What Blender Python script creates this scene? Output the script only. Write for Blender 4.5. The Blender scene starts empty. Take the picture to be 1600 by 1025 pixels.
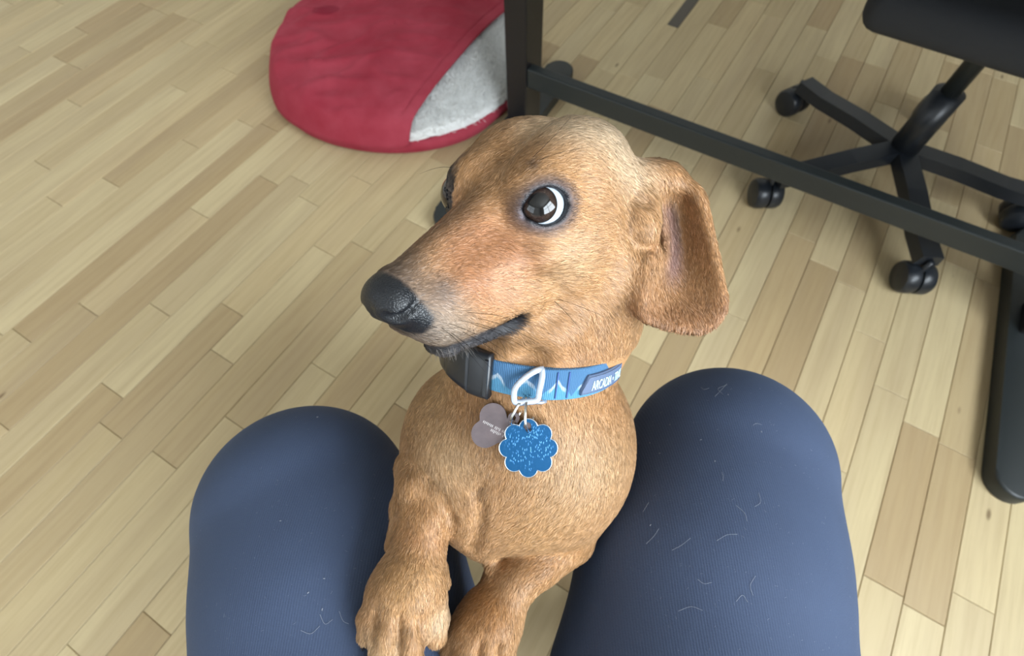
import bpy, bmesh, math, random
import numpy as np
from mathutils import Vector, Matrix, noise
from mathutils.bvhtree import BVHTree

random.seed(7); rng = np.random.default_rng(7)
FUR = 1.0
SC = bpy.context.scene
COL = SC.collection

# ------------------------------------------------------------------ camera
FPX, PITCH, HC, CX, CY = 800.0, math.radians(62), 0.92, 818.0, 512.5
cam_d = bpy.data.cameras.new('camera'); cam = bpy.data.objects.new('camera', cam_d); COL.objects.link(cam)
cam_d.sensor_width = 36.0; cam_d.lens = 36.0 * FPX / 1600.0
cam_d.shift_x = -(CX - 800.0) / 1600.0
cam_d.clip_start = 0.01
cam.location = (0, 0, HC); cam.rotation_euler = (math.pi / 2 - PITCH, 0, 0)
cam_d.dof.use_dof = True; cam_d.dof.focus_distance = 0.262; cam_d.dof.aperture_fstop = 11.0
SC.camera = cam

# ------------------------------------------------------------------ world, daylight window, exposure
SC.view_settings.view_transform = 'Standard'
SC.view_settings.look = 'None'
SC.view_settings.gamma = 1.0
SC.view_settings.use_curve_mapping = False
SC.view_settings.exposure = 0.60
w = bpy.data.worlds.new('world'); SC.world = w; w.use_nodes = True
w.node_tree.nodes['Background'].inputs[0].default_value = (0.86, 0.93, 1.0, 1)
w.node_tree.nodes['Background'].inputs[1].default_value = 0.46

D_ = np.array([math.cos(math.radians(59)), math.sin(math.radians(59)), 0.0])   # along the floorboards
S_ = np.array([D_[1], -D_[0], 0.0])                                           # across them
def window_light(c, inward, sx, sy, watts):
    ld = bpy.data.lights.new('window_daylight', 'AREA'); ld.shape = 'RECTANGLE'; ld.size = sx; ld.size_y = sy; ld.energy = watts; ld.color = (0.84, 0.93, 1.0)
    lo = bpy.data.objects.new('window_daylight', ld); COL.objects.link(lo); lo.location = c - inward * 0.12
    lo.rotation_euler = Vector(inward).to_track_quat('-Z', 'Y').to_euler()
WIN_S, WIN_T, WIN_Z = 1.42, -0.30, 1.60                                        # window in the right wall
WIN_C = S_ * WIN_S + D_ * WIN_T + np.array([0, 0, WIN_Z])
window_light(WIN_C, -S_, 1.9, 1.44, 100.0)
NW_D, NW_T, NW_Z = -2.1, -0.9, 1.55                                           # window in the wall behind the sitter
NW_C = D_ * NW_D + S_ * NW_T + np.array([0, 0, NW_Z])
window_light(NW_C, D_, 1.7, 1.3, 14.0)

# ------------------------------------------------------------------ helpers
Fv = np.array([0, math.cos(PITCH), -math.sin(PITCH)]); Uv = np.array([0, math.sin(PITCH), math.cos(PITCH)]); Rv = np.array([1.0, 0, 0])
CAMP = np.array([0, 0, HC])
def P(u, v, d):
    """a point seen at (u, v) in the photograph, d metres in front of the lens plane"""
    return CAMP + Fv * d + Rv * ((u - CX) * d / FPX) + Uv * ((CY - v) * d / FPX)
def cv(x, y, z):
    return Rv * x + Uv * y - Fv * z
def ray(u, v):
    r = Fv * FPX + Rv * (u - CX) + Uv * (CY - v); return r / np.linalg.norm(r)
def floor_pt(u, v, z=0.0):
    r = ray(u, v); return CAMP + r * ((z - HC) / r[2])
def S2L(r, g, b):
    f = lambda c: (c / 255 / 12.92) if c / 255 <= 0.04045 else ((c / 255 + 0.055) / 1.055) ** 2.4
    return (f(r), f(g), f(b), 1.0)

def mat(name, color=(0.5, 0.5, 0.5, 1), rough=0.5, metal=0.0, spec=0.5, **kw):
    m = bpy.data.materials.new(name); m.use_nodes = True
    b = m.node_tree.nodes['Principled BSDF']
    b.inputs['Base Color'].default_value = color; b.inputs['Roughness'].default_value = rough
    b.inputs['Metallic'].default_value = metal; b.inputs['Specular IOR Level'].default_value = spec
    for k, v in kw.items(): b.inputs[k.replace('_', ' ')].default_value = v
    return m
def N(m, t, **kw):
    n = m.node_tree.nodes.new(t)
    for k, v in kw.items():
        if k.startswith('i_'): n.inputs[k[2:].replace('_', ' ')].default_value = v
        else: setattr(n, k, v)
    return n
def Lk(m, a, b): m.node_tree.links.new(a, b)
def bsdf(m): return m.node_tree.nodes['Principled BSDF']
def math_n(m, op, a, b=None, c=None, clamp=False):
    n = N(m, 'ShaderNodeMath', operation=op); n.use_clamp = clamp
    for i, x in enumerate((a, b, c)):
        if x is None: continue
        if hasattr(x, 'is_linked') or hasattr(x, 'links'): Lk(m, x, n.inputs[i])
        else: n.inputs[i].default_value = x
    return n.outputs[0]
def mix_c(m, fac, a, b, mode='MIX'):
    n = N(m, 'ShaderNodeMix', data_type='RGBA', blend_type=mode)
    for s, x in ((n.inputs[0], fac), (n.inputs[6], a), (n.inputs[7], b)):
        if hasattr(x, 'links'): Lk(m, x, s)
        else: s.default_value = x
    return n.outputs[2]
def ramp(m, fac, stops):
    n = N(m, 'ShaderNodeValToRGB'); r = n.color_ramp
    while len(r.elements) < len(stops): r.elements.new(0.5)
    for e, (p, c) in zip(r.elements, stops): e.position = p; e.color = c
    Lk(m, fac, n.inputs[0]); return n.outputs[0]
def bump(m, height, strength=0.3, dist=0.001):
    n = N(m, 'ShaderNodeBump'); n.inputs['Strength'].default_value = strength; n.inputs['Distance'].default_value = dist
    Lk(m, height, n.inputs['Height']); Lk(m, n.outputs[0], bsdf(m).inputs['Normal']); return n
def obj_coord(m): return N(m, 'ShaderNodeTexCoord').outputs['Object']
def mapped(m, co, scale=(1, 1, 1), rot=(0, 0, 0), loc=(0, 0, 0)):
    n = N(m, 'ShaderNodeMapping'); n.inputs['Scale'].default_value = scale; n.inputs['Rotation'].default_value = rot; n.inputs['Location'].default_value = loc
    Lk(m, co, n.inputs[0]); return n.outputs[0]
def noise_t(m, co, scale, detail=3, rough=0.5):
    n = N(m, 'ShaderNodeTexNoise'); n.inputs['Scale'].default_value = scale; n.inputs['Detail'].default_value = detail; n.inputs['Roughness'].default_value = rough
    Lk(m, co, n.inputs['Vector']); return n.outputs['Fac']

def link(o, parent=None):
    COL.objects.link(o)
    if parent is not None: o.parent = parent
    return o
def empty(name, loc=(0, 0, 0)):
    o = bpy.data.objects.new(name, None); o.location = loc; o.empty_display_size = 0.05; COL.objects.link(o); return o
def tag(o, label=None, category=None, group=None, kind=None):
    for k, v in (('label', label), ('category', category), ('group', group), ('kind', kind)):
        if v: o[k] = v
    return o
def mesh_obj(name, verts, faces, m, parent=None, smooth=True, world=True):
    """vertices in world space; a parent Empty only carries a location"""
    me = bpy.data.meshes.new(name)
    off = np.array(parent.location) if (parent is not None and world) else np.zeros(3)
    if parent is not None and parent.parent is not None and world: off = off + np.array(parent.parent.location)
    me.from_pydata([tuple(np.asarray(v) - off) for v in verts], [], [tuple(f) for f in faces]); me.update()
    if smooth:
        me.polygons.foreach_set('use_smooth', [True] * len(me.polygons))
    if m: me.materials.append(m)
    return link(bpy.data.objects.new(name, me), parent)
def from_bm(name, bm, m, parent=None, smooth=True, angle=40):
    me = bpy.data.meshes.new(name); bm.normal_update()
    if parent is not None:
        off = Vector(parent.location)
        if parent.parent is not None: off = off + Vector(parent.parent.location)
        for v in bm.verts: v.co -= off
    for f in bm.faces: f.smooth = smooth
    if smooth:
        for e in bm.edges:
            if len(e.link_faces) == 2 and e.calc_face_angle(0) > math.radians(angle): e.smooth = False
    bm.to_mesh(me); bm.free()
    if m: me.materials.append(m)
    return link(bpy.data.objects.new(name, me), parent)
def bm_box(bm, c, ax, ay, az, sx, sy, sz, bev=0.0, seg=2):
    M = Matrix(((ax[0] * sx, ay[0] * sy, az[0] * sz, c[0]), (ax[1] * sx, ay[1] * sy, az[1] * sz, c[1]), (ax[2] * sx, ay[2] * sy, az[2] * sz, c[2]), (0, 0, 0, 1)))
    r = bmesh.ops.create_cube(bm, size=1.0, matrix=M)
    if bev > 0:
        es = {e for v in r['verts'] for e in v.link_edges}
        bmesh.ops.bevel(bm, geom=list(es), offset=bev, segments=seg, affect='EDGES', profile=0.5)
    return bm
def sweep(path, prof, closed=False, normals=None, cap=True):
    """sweep profile [(a, b)] along a path of points; a runs along the given normals, b along the binormal"""
    path = np.asarray(path, float); n = len(path); vs = []; fs = []; k = len(prof)
    for i in range(n):
        if closed: t = path[(i + 1) % n] - path[i - 1]
        else: t = path[min(i + 1, n - 1)] - path[max(i - 1, 0)]
        t = t / np.linalg.norm(t)
        nn = np.asarray(normals[i] if normals is not None else (0, 0, 1.0), float); nn = nn - t * (nn @ t); nn /= np.linalg.norm(nn)
        b = np.cross(t, nn)
        for (x, y) in prof: vs.append(path[i] + nn * x + b * y)
    for i in range(n if closed else n - 1):
        j = (i + 1) % n
        for a in range(k):
            c = (a + 1) % k; fs.append((i * k + a, i * k + c, j * k + c, j * k + a))
    if not closed and cap:
        fs.append(tuple(range(k))[::-1]); fs.append(tuple((n - 1) * k + a for a in range(k)))
    return vs, fs
def circle_prof(r, k=10): return [(r * math.cos(2 * math.pi * i / k), r * math.sin(2 * math.pi * i / k)) for i in range(k)]
def catmull(pts, n):
    """dense Catmull-Rom through pts"""
    p = np.asarray(pts, float); p = np.vstack([2 * p[0] - p[1], p, 2 * p[-1] - p[-2]]); out = []
    m = len(p) - 3
    for s in np.linspace(0, m, n):
        i = min(int(s), m - 1); t = s - i; a, b, c, d = p[i:i + 4]
        out.append(0.5 * ((2 * b) + (-a + c) * t + (2 * a - 5 * b + 4 * c - d) * t * t + (-a + 3 * b - 3 * c + d) * t ** 3))
    return np.array(out)

# ------------------------------------------------------------------ distance-field sculpting
class Field:
    def __init__(s, xs, ys, zs):
        s.ax = [np.asarray(a, np.float32) for a in (xs, ys, zs)]
        s.D = np.full([len(a) for a in s.ax], 1.0, np.float32)
    def region(s, lo, hi):
        sl = tuple(slice(int(np.searchsorted(a, l)), int(np.searchsorted(a, h))) for a, l, h in zip(s.ax, lo, hi))
        X = s.ax[0][sl[0]][:, None, None]; Y = s.ax[1][sl[1]][None, :, None]; Z = s.ax[2][sl[2]][None, None, :]
        return sl, X, Y, Z
    def put(s, sl, d, k, op):
        o = s.D[sl]
        if o.size == 0: return
        if op == 'sub': d = -d; h = np.maximum(k - np.abs(o - d), 0) / k; s.D[sl] = np.maximum(o, d) + h * h * k * 0.25
        else: h = np.maximum(k - np.abs(o - d), 0) / k; s.D[sl] = np.minimum(o, d) - h * h * k * 0.25
    def cone(s, a, b, ra, rb, k=0.01, op='add'):
        a = np.asarray(a, np.float32); b = np.asarray(b, np.float32); m = max(ra, rb) + k + 0.006
        sl, X, Y, Z = s.region(np.minimum(a, b) - m, np.maximum(a, b) + m)
        ba = b - a; L = max(float(ba @ ba), 1e-12)
        t = np.clip(((X - a[0]) * ba[0] + (Y - a[1]) * ba[1] + (Z - a[2]) * ba[2]) / L, 0, 1)
        d = np.sqrt((X - a[0] - t * ba[0]) ** 2 + (Y - a[1] - t * ba[1]) ** 2 + (Z - a[2] - t * ba[2]) ** 2) - (ra + (rb - ra) * t)
        s.put(sl, d, k, op)
    def ell(s, c, r, A=None, k=0.01, op='add'):
        """A: rows are the ellipsoid's axes in world space"""
        c = np.asarray(c, np.float32); A = np.eye(3) if A is None else np.asarray(A); r = np.asarray(r, float)
        e = np.sqrt(((A * r[:, None]) ** 2).sum(0)) + k + 0.006
        sl, X, Y, Z = s.region(c - e, c + e)
        q = [((X - c[0]) * a[0] + (Y - c[1]) * a[1] + (Z - c[2]) * a[2]) for a in A]
        k0 = np.sqrt(sum((qi / ri) ** 2 for qi, ri in zip(q, r))); k1 = np.sqrt(sum((qi / ri ** 2) ** 2 for qi, ri in zip(q, r))) + 1e-9
        s.put(sl, (k0 * (k0 - 1) / k1).astype(np.float32), k, op)
    def chain(s, pts, k=0.01, op='add'):
        for (a, ra), (b, rb) in zip(pts[:-1], pts[1:]): s.cone(a, b, ra, rb, k, op)
    def cloud(s, pts, r, k):
        lo = pts.min(0) - r.max() - k - 0.006; hi = pts.max(0) + r.max() + k + 0.006
        sl, X, Y, Z = s.region(lo, hi)
        d = np.full(s.D[sl].shape, 1.0, np.float32); x0 = [q.start for q in sl]
        for p, rr in zip(pts, r):
            m = rr + k + 0.004
            s2, X, Y, Z = s.region(p - m, p + m)
            loc = tuple(slice(q.start - o, q.stop - o) for q, o in zip(s2, x0))
            dd = np.sqrt((X - p[0]) ** 2 + (Y - p[1]) ** 2 + (Z - p[2]) ** 2) - rr
            d[loc] = np.minimum(d[loc], dd)
        s.put(sl, d, k, 'add')
    def depth(s, u, v, d0=0.18, d1=0.45):
        """where the view line through (u, v) first meets the sculpted surface"""
        for d in np.arange(d0, d1, 0.0007):
            p = P(u, v, d); i = tuple(min(max(int(np.searchsorted(a, q)), 0), len(a) - 1) for a, q in zip(s.ax, p))
            if s.D[i] < 0: return d
        return d1
    def crease(s, pts, r, k, lift=0.0):
        s.chain([(P(u, v, s.depth(u, v) - lift), r) for u, v in pts], k, 'sub')
    def mesh(s, smooth=3):
        D = s.D; S = D < 0; nx, ny, nz = D.shape
        cs = [S[a:nx - 1 + a, b:ny - 1 + b, c:nz - 1 + c] for a in (0, 1) for b in (0, 1) for c in (0, 1)]
        anyc = cs[0].copy(); allc = cs[0].copy()
        for q in cs[1:]: anyc |= q; allc &= q
        m = anyc & ~allc; I, J, K = np.nonzero(m)
        idx = np.full(m.shape, -1, np.int32); idx[I, J, K] = np.arange(len(I))
        acc = np.zeros((len(I), 3)); cnt = np.zeros(len(I))
        C = {(a, b, c): (D[I + a, J + b, K + c], np.stack([s.ax[0][I + a], s.ax[1][J + b], s.ax[2][K + c]], 1)) for a in (0, 1) for b in (0, 1) for c in (0, 1)}
        for p in C:
            for ax in range(3):
                if p[ax] == 0:
                    q = list(p); q[ax] = 1; q = tuple(q)
                    d0, x0 = C[p]; d1, x1 = C[q]; e = (d0 < 0) != (d1 < 0)
                    t = np.where(e, d0 / np.where(e, d0 - d1, 1), 0)
                    acc += np.where(e[:, None], x0 + (x1 - x0) * t[:, None], 0); cnt += e
        V = acc / cnt[:, None]; F = []
        for ax in range(3):
            A = [slice(None)] * 3; B = [slice(None)] * 3; A[ax] = slice(0, -1); B[ax] = slice(1, None)
            e = S[tuple(A)] != S[tuple(B)]; i, j, k = np.nonzero(e); g = [i, j, k]
            o1, o2 = [(1, 2), (2, 0), (0, 1)][ax]
            ok = (g[o1] > 0) & (g[o2] > 0) & (g[o1] < D.shape[o1] - 1) & (g[o2] < D.shape[o2] - 1)
            g = [x[ok] for x in g]; flip = S[tuple(A)][tuple(g)]
            def cell(a, b):
                h = [x.copy() for x in g]; h[o1] = h[o1] - a; h[o2] = h[o2] - b; return idx[tuple(h)]
            q = np.stack([cell(1, 1), cell(0, 1), cell(0, 0), cell(1, 0)], 1)
            q[~flip] = q[~flip][:, ::-1]; F.append(q)
        F = np.vstack(F)
        E = np.vstack([F[:, [0, 1]], F[:, [1, 2]], F[:, [2, 3]], F[:, [3, 0]]])
        for it in range(smooth):
            for lam in (0.5, -0.45):
                a = np.zeros_like(V); c = np.zeros(len(V))
                for x in range(3): a[:, x] = np.bincount(E[:, 0], V[E[:, 1], x], len(V)) + np.bincount(E[:, 1], V[E[:, 0], x], len(V))
                c = np.bincount(E[:, 0], minlength=len(V)) + np.bincount(E[:, 1], minlength=len(V))
                V = V + lam * (a / np.maximum(c, 1)[:, None] - V)
        return V, F
def field_mesh(name, V, F, m):
    me = bpy.data.meshes.new(name)
    me.vertices.add(len(V)); me.vertices.foreach_set('co', V.astype(np.float32).ravel())
    me.loops.add(F.size); me.loops.foreach_set('vertex_index', F.astype(np.int32).ravel())
    me.polygons.add(len(F)); me.polygons.foreach_set('loop_start', np.arange(0, F.size, 4, dtype=np.int32))
    me.polygons.foreach_set('use_smooth', np.ones(len(F), bool)); me.update(calc_edges=True); me.validate()
    me.materials.append(m); return me
def spaced(lo, hi, fine_lo, fine_hi, h, grow=1.12, hmax=0.008):
    a = list(np.arange(fine_lo, fine_hi, h)); x = a[-1]; s = h
    while x < hi: s = min(s * grow, hmax); x += s; a.append(x)
    x = a[0]; s = h; pre = []
    while x > lo: s = min(s * grow, hmax); x -= s; pre.append(x)
    return np.array(pre[::-1] + a)
def vnormals(V, F):
    n = np.cross(V[F[:, 2]] - V[F[:, 0]], V[F[:, 3]] - V[F[:, 1]]); out = np.zeros_like(V)
    for c in range(4):
        for x in range(3): out[:, x] += np.bincount(F[:, c], n[:, x], len(V))
    return out / (np.linalg.norm(out, axis=1)[:, None] + 1e-12)

def hair_obj(name, pts, radii, cols, nrm, m, parent=None):
    """pts (n, k, 3) world space strands"""
    n, k, _ = pts.shape
    hc = bpy.data.hair_curves.new(name); hc.add_curves([k] * n)
    off = np.array(parent.location) if parent is not None else np.zeros(3)
    if parent is not None and parent.parent is not None: off = off + np.array(parent.parent.location)
    hc.attributes['position'].data.foreach_set('vector', (pts - off).astype(np.float32).ravel())
    a = hc.attributes.new('radius', 'FLOAT', 'POINT'); a.data.foreach_set('value', radii.astype(np.float32).ravel())
    a = hc.attributes.new('col', 'FLOAT_COLOR', 'CURVE'); a.data.foreach_set('color', np.c_[cols[:, :3], np.ones(n)].astype(np.float32).ravel())
    if nrm is not None:
        a = hc.attributes.new('nrm', 'FLOAT_VECTOR', 'CURVE'); a.data.foreach_set('vector', nrm.astype(np.float32).ravel())
    hc.materials.append(m)
    return link(bpy.data.objects.new(name, hc), parent)


# ------------------------------------------------------------------ floor of wooden strips
def wood_material():
    m = mat('oak_strip', rough=0.42, spec=0.35); oi = N(m, 'ShaderNodeObjectInfo'); co = obj_coord(m)
    vm = N(m, 'ShaderNodeVectorMath', operation='ADD'); Lk(m, co, vm.inputs[0])
    ta0 = math_n(m, 'ADD', oi.outputs['Random'], N(m, 'ShaderNodeAttribute', attribute_name='tone').outputs['Fac'])
    cb = N(m, 'ShaderNodeCombineXYZ'); Lk(m, math_n(m, 'MULTIPLY', ta0, 37.0), cb.inputs[0]); Lk(m, math_n(m, 'MULTIPLY', ta0, 91.0), cb.inputs[1])
    Lk(m, cb.outputs[0], vm.inputs[1])
    ta = N(m, 'ShaderNodeAttribute', attribute_name='tone'); rnd = math_n(m, 'FRACT', math_n(m, 'ADD', oi.outputs['Random'], ta.outputs['Fac']))
    tone = ramp(m, rnd, [(0.0, S2L(176, 152, 114)), (0.25, S2L(196, 176, 136)), (0.6, S2L(208, 190, 150)), (0.85, S2L(204, 183, 142)), (1.0, S2L(182, 157, 118))])
    g1 = noise_t(m, mapped(m, vm.outputs[0], (3.0, 55.0, 8.0)), 1.6, 4, 0.6)
    g2 = noise_t(m, mapped(m, vm.outputs[0], (1.2, 12.0, 4.0)), 1.2, 2)
    c = mix_c(m, math_n(m, 'MULTIPLY', ramp(m, g1, [(0.42, (0, 0, 0, 1)), (0.75, (1, 1, 1, 1))]), 0.30), tone, S2L(138, 108, 70))
    c = mix_c(m, math_n(m, 'MULTIPLY', ramp(m, g2, [(0.4, (0, 0, 0, 1)), (0.8, (1, 1, 1, 1))]), 0.5), c, S2L(170, 148, 118))
    knots = N(m, 'ShaderNodeTexVoronoi'); knots.inputs['Scale'].default_value = 1.0
    Lk(m, mapped(m, vm.outputs[0], (4.0, 11.0, 0.0)), knots.inputs['Vector'])
    kf = ramp(m, knots.outputs['Distance'], [(0.02, (1, 1, 1, 1)), (0.055, (0, 0, 0, 1))])
    c = mix_c(m, math_n(m, 'MULTIPLY', kf, 0.7), c, S2L(96, 70, 44))
    Lk(m, c, bsdf(m).inputs['Base Color'])
    Lk(m, math_n(m, 'ADD', math_n(m, 'MULTIPLY', g1, 0.15), 0.36), bsdf(m).inputs['Roughness'])
    bump(m, g1, 0.08, 0.0006); return m
OAK = wood_material()
SUB = mat('subfloor_dark', S2L(92, 70, 46), 0.8)
fl_o = mesh_obj('floor', [(-4, -3.2, -0.012), (4, -3.2, -0.012), (4, 4.5, -0.012), (-4, 4.5, -0.012), (-4, -3.2, -0.06), (4, -3.2, -0.06), (4, 4.5, -0.06), (-4, 4.5, -0.06)],
                [(0, 1, 2, 3), (7, 6, 5, 4), (0, 4, 5, 1), (1, 5, 6, 2), (2, 6, 7, 3), (3, 7, 4, 0)], SUB, smooth=False)
tag(fl_o, 'pale wooden strip floor under the desk and dog bed', 'floor', kind='structure')
SW = 0.0639; OFF = 0.0585; GAP = 0.0009
def plank_mesh(L):
    bm = bmesh.new(); h = SW / 2 - GAP / 2; l = L / 2 - 0.0004; c = 0.0009
    lo_ = [bm.verts.new((x, y, -0.011)) for x, y in ((-l, -h), (l, -h), (l, h), (-l, h))]
    mi = [bm.verts.new((x, y, -c)) for x, y in ((-l, -h), (l, -h), (l, h), (-l, h))]
    tp = [bm.verts.new((x, y, 0)) for x, y in ((-l + c, -h + c), (l - c, -h + c), (l - c, h - c), (-l + c, h - c))]
    for a, b in ((lo_, mi), (mi, tp)):
        for i in range(4): bm.faces.new((a[i], a[(i + 1) % 4], b[(i + 1) % 4], b[i]))
    bm.faces.new(tp); me = bpy.data.meshes.new('plank'); bm.normal_update(); bm.to_mesh(me); bm.free(); me.materials.append(OAK); return me
LENS = [0.30, 0.42, 0.55, 0.70]; PM = [plank_mesh(l) for l in LENS]
NV = np.array([-D_[1], D_[0], 0.0]); planks = []
# along the boards: t on D_, across: q on NV
for row in range(-58, 62):
    q = (row + 0.5) * SW + OFF; t = -4.6 - rng.random() * 0.6
    while t < 4.6:
        li = rng.integers(0, 4); L = LENS[li]; c = D_ * (t + L / 2) + NV * q; t += L
        if -4.0 < c[0] < 4.0 and -3.2 < c[1] < 4.5: planks.append((li, c))
def seen(c):
    r = c - CAMP; d = r @ Fv
    if d < 0.2: return False
    u = CX + FPX * (r @ Rv) / d; v = CY - FPX * (r @ Uv) / d
    return -150 < u < 1750 and -140 < v < 1130
vis = sorted([p for p in planks if seen(p[1])], key=lambda p: np.linalg.norm(p[1] - CAMP))
near = vis[:300]; ids = {id(p) for p in near}
ang = math.radians(59)
for li, c in near:
    o = bpy.data.objects.new('plank', PM[li]); o.location = c; o.rotation_euler = (0, 0, ang); link(o, fl_o)
bm = bmesh.new(); tones = []
for p in planks:
    if id(p) in ids: continue
    li, c = p; k = len(bm.verts); bm.from_mesh(PM[li]); bm.verts.ensure_lookup_table()
    M = Matrix.Translation(Vector((c @ D_, c @ NV, 0))); tones += [random.random()] * len(PM[li].polygons)
    for v in bm.verts[k:]: v.co = M @ v.co
o = from_bm('outer_planks', bm, OAK, fl_o, smooth=False); o['kind'] = 'stuff'; o.rotation_euler = (0, 0, ang)
at_ = o.data.attributes.new('tone', 'FLOAT', 'FACE'); at_.data.foreach_set('value', tones)

# ------------------------------------------------------------------ window wall beside the sitter (source of the daylight)
PLASTER = mat('wall_paint', S2L(205, 203, 198), 0.85); WHITE = mat('window_paint', S2L(238, 238, 236), 0.4)
Zv = np.array([0, 0, 1.0])
# thin dark grey strip lying along the boards
a_, b_ = floor_pt(1047, 40), floor_pt(1094, -10); bm = bmesh.new(); c_ = (a_ + b_) / 2
bm_box(bm, (c_[0], c_[1], 0.0), D_, NV, Zv, float(np.linalg.norm(b_ - a_)), 0.034, 0.0012, 0.0003); o = from_bm('dark_strip', bm, mat('dark_grey', S2L(92, 86, 78), 0.6), fl_o, smooth=False); o['label'] = 'dark grey strip'
RW, RF, RN, RL, RH = WIN_S, 2.6, NW_D, -2.7, 2.5
def window_wall(name, label, plane, nrm, along, t0, t1, wt, wz, W2, H2, wname, wlabel):
    """wall with an opening; nrm points out of the room"""
    bm = bmesh.new()
    def rect(a, b, z0, z1): bm_box(bm, nrm * (abs(plane) + 0.05) + along * ((a + b) / 2) + Zv * ((z0 + z1) / 2), along, nrm, Zv, b - a, 0.1, z1 - z0)
    rect(t0, wt - W2, 0.002, RH); rect(wt + W2, t1, 0.002, RH); rect(wt - W2, wt + W2, 0.002, wz - H2); rect(wt - W2, wt + W2, wz + H2, RH)
    tag(from_bm(name, bm, PLASTER, smooth=False), label, 'wall', kind='structure')
    wc = nrm * (abs(plane) + 0.03) + along * wt + Zv * wz; bm = bmesh.new()
    for s in (-1, 1):
        bm_box(bm, wc + along * s * (W2 - 0.03), along, nrm, Zv, 0.06, 0.06, 2 * H2, 0.004); bm_box(bm, wc + Zv * s * (H2 - 0.03), along, nrm, Zv, 2 * W2 - 0.12, 0.06, 0.06, 0.004)
    wf = tag(from_bm(wname, bm, WHITE, smooth=False), wlabel, 'window', kind='structure')
    bm = bmesh.new(); bm_box(bm, wc, along, nrm, Zv, 0.05, 0.04, 2 * H2 - 0.12, 0.004); from_bm('mullion', bm, WHITE, wf, smooth=False)
    bm = bmesh.new(); bm_box(bm, wc + Zv * 0.12, along, nrm, Zv, 2 * W2 - 0.12, 0.035, 0.04, 0.004); from_bm('crossbar', bm, WHITE, wf, smooth=False)
window_wall('wall_right', 'plain off-white wall with a window beside the desk', RW, S_, D_, RN, RF, WIN_T, WIN_Z, 0.95, 0.72, 'window_1', 'white framed window in the right wall')
window_wall('wall_back', 'plain off-white wall with a window behind the sitter', RN, -D_, S_, RL, RW, NW_T, NW_Z, 0.85, 0.65, 'window_2', 'white framed window behind the sitting person')
for nm, lb, c, a, t, L in (('wall_left', 'plain off-white wall on the left', S_ * (RL - 0.05) + D_ * ((RN + RF) / 2), D_, S_, RF - RN), ('wall_front', 'plain off-white wall beyond the desk and dog bed', D_ * (RF + 0.05) + S_ * ((RL + RW) / 2), S_, D_, RW - RL)):
    bm = bmesh.new(); bm_box(bm, c + Zv * (RH / 2 + 0.001), a, t, Zv, L, 0.1, RH); tag(from_bm(nm, bm, PLASTER, smooth=False), lb, 'wall', kind='structure')
bm = bmesh.new(); bm_box(bm, D_ * ((RN + RF) / 2) + S_ * ((RL + RW) / 2) + Zv * (RH + 0.05), D_, S_, Zv, RF - RN + 0.2, RW - RL + 0.2, 0.1); tag(from_bm('ceiling', bm, PLASTER, smooth=False), 'plain white ceiling over the room', 'ceiling', kind='structure')

# ------------------------------------------------------------------ black trestle desk
BLACK = mat('black_brown_desk', S2L(24, 23, 26), 0.38, spec=0.45)
_n = noise_t(BLACK, mapped(BLACK, obj_coord(BLACK), (2, 30, 30)), 6, 3); bump(BLACK, _n, 0.1, 0.0004)
STEEL = mat('black_powder_coat', S2L(36, 41, 42), 0.42, spec=0.5)
COLC = np.array([0.001, 1.058, 0.0])
desk = empty('desk', COLC); tag(desk, 'black trestle desk standing beside the red dog bed', 'desk')
def stadium(c, ax, ay, L, W, z0, z1, m, name, parent, bev=0.006):
    bm = bmesh.new(); pts = []
    for s in (1, -1):
        for i in range(13):
            a = math.pi * i / 12 - math.pi / 2
            pts.append(c + ax * s * (L / 2 - W / 2 + W / 2 * math.cos(a)) + ay * s * (W / 2) * math.sin(a))
    top = [bm.verts.new(p * np.array([1, 1, 0]) + Zv * z1) for p in pts]; bot = [bm.verts.new(p * np.array([1, 1, 0]) + Zv * z0) for p in pts]; n = len(pts)
    ft = bm.faces.new(top); fb = bm.faces.new(bot[::-1])
    for i in range(n): bm.faces.new((bot[i], bot[(i + 1) % n], top[(i + 1) % n], top[i]))
    bmesh.ops.bevel(bm, geom=list(ft.edges), offset=bev, segments=3, affect='EDGES', profile=0.5)
    return from_bm(name, bm, m, parent)
FC = np.array([-0.034, 1.010, 0.0])
f_ax = np.array([0.2746, 0.5259, 0]); f_ax /= np.linalg.norm(f_ax); f_ay = np.array([-f_ax[1], f_ax[0], 0]); dD = np.array([math.cos(math.radians(60.2)), math.sin(math.radians(60.2)), 0.0]); dS = np.array([dD[1], -dD[0], 0.0])
SPAN = 1.16
for i in (0, 1):
    o_ = dS * SPAN * i
    stadium(FC + o_, f_ax, f_ay, 0.640, 0.074, 0.002, 0.034, STEEL, 'foot', desk)
    bm = bmesh.new(); bm_box(bm, COLC + o_ + Zv * 0.365, dD, dS, Zv, 0.074, 0.052, 0.67, 0.003); from_bm('column', bm, BLACK, desk, smooth=False)
bm = bmesh.new(); bm_box(bm, COLC - dD * 0.020 + dS * (SPAN / 2) + Zv * 0.180, dS, dD, Zv, SPAN - 0.05, 0.024, 0.046, 0.003); from_bm('stretcher', bm, STEEL, desk, smooth=False)
bm = bmesh.new(); bm_box(bm, FC + dS * (SPAN / 2 + 0.06) + dD * 0.02 + Zv * 0.714, dS, dD, Zv, SPAN + 0.22, 0.66, 0.028, 0.004); from_bm('tabletop', bm, BLACK, desk, smooth=False)

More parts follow.
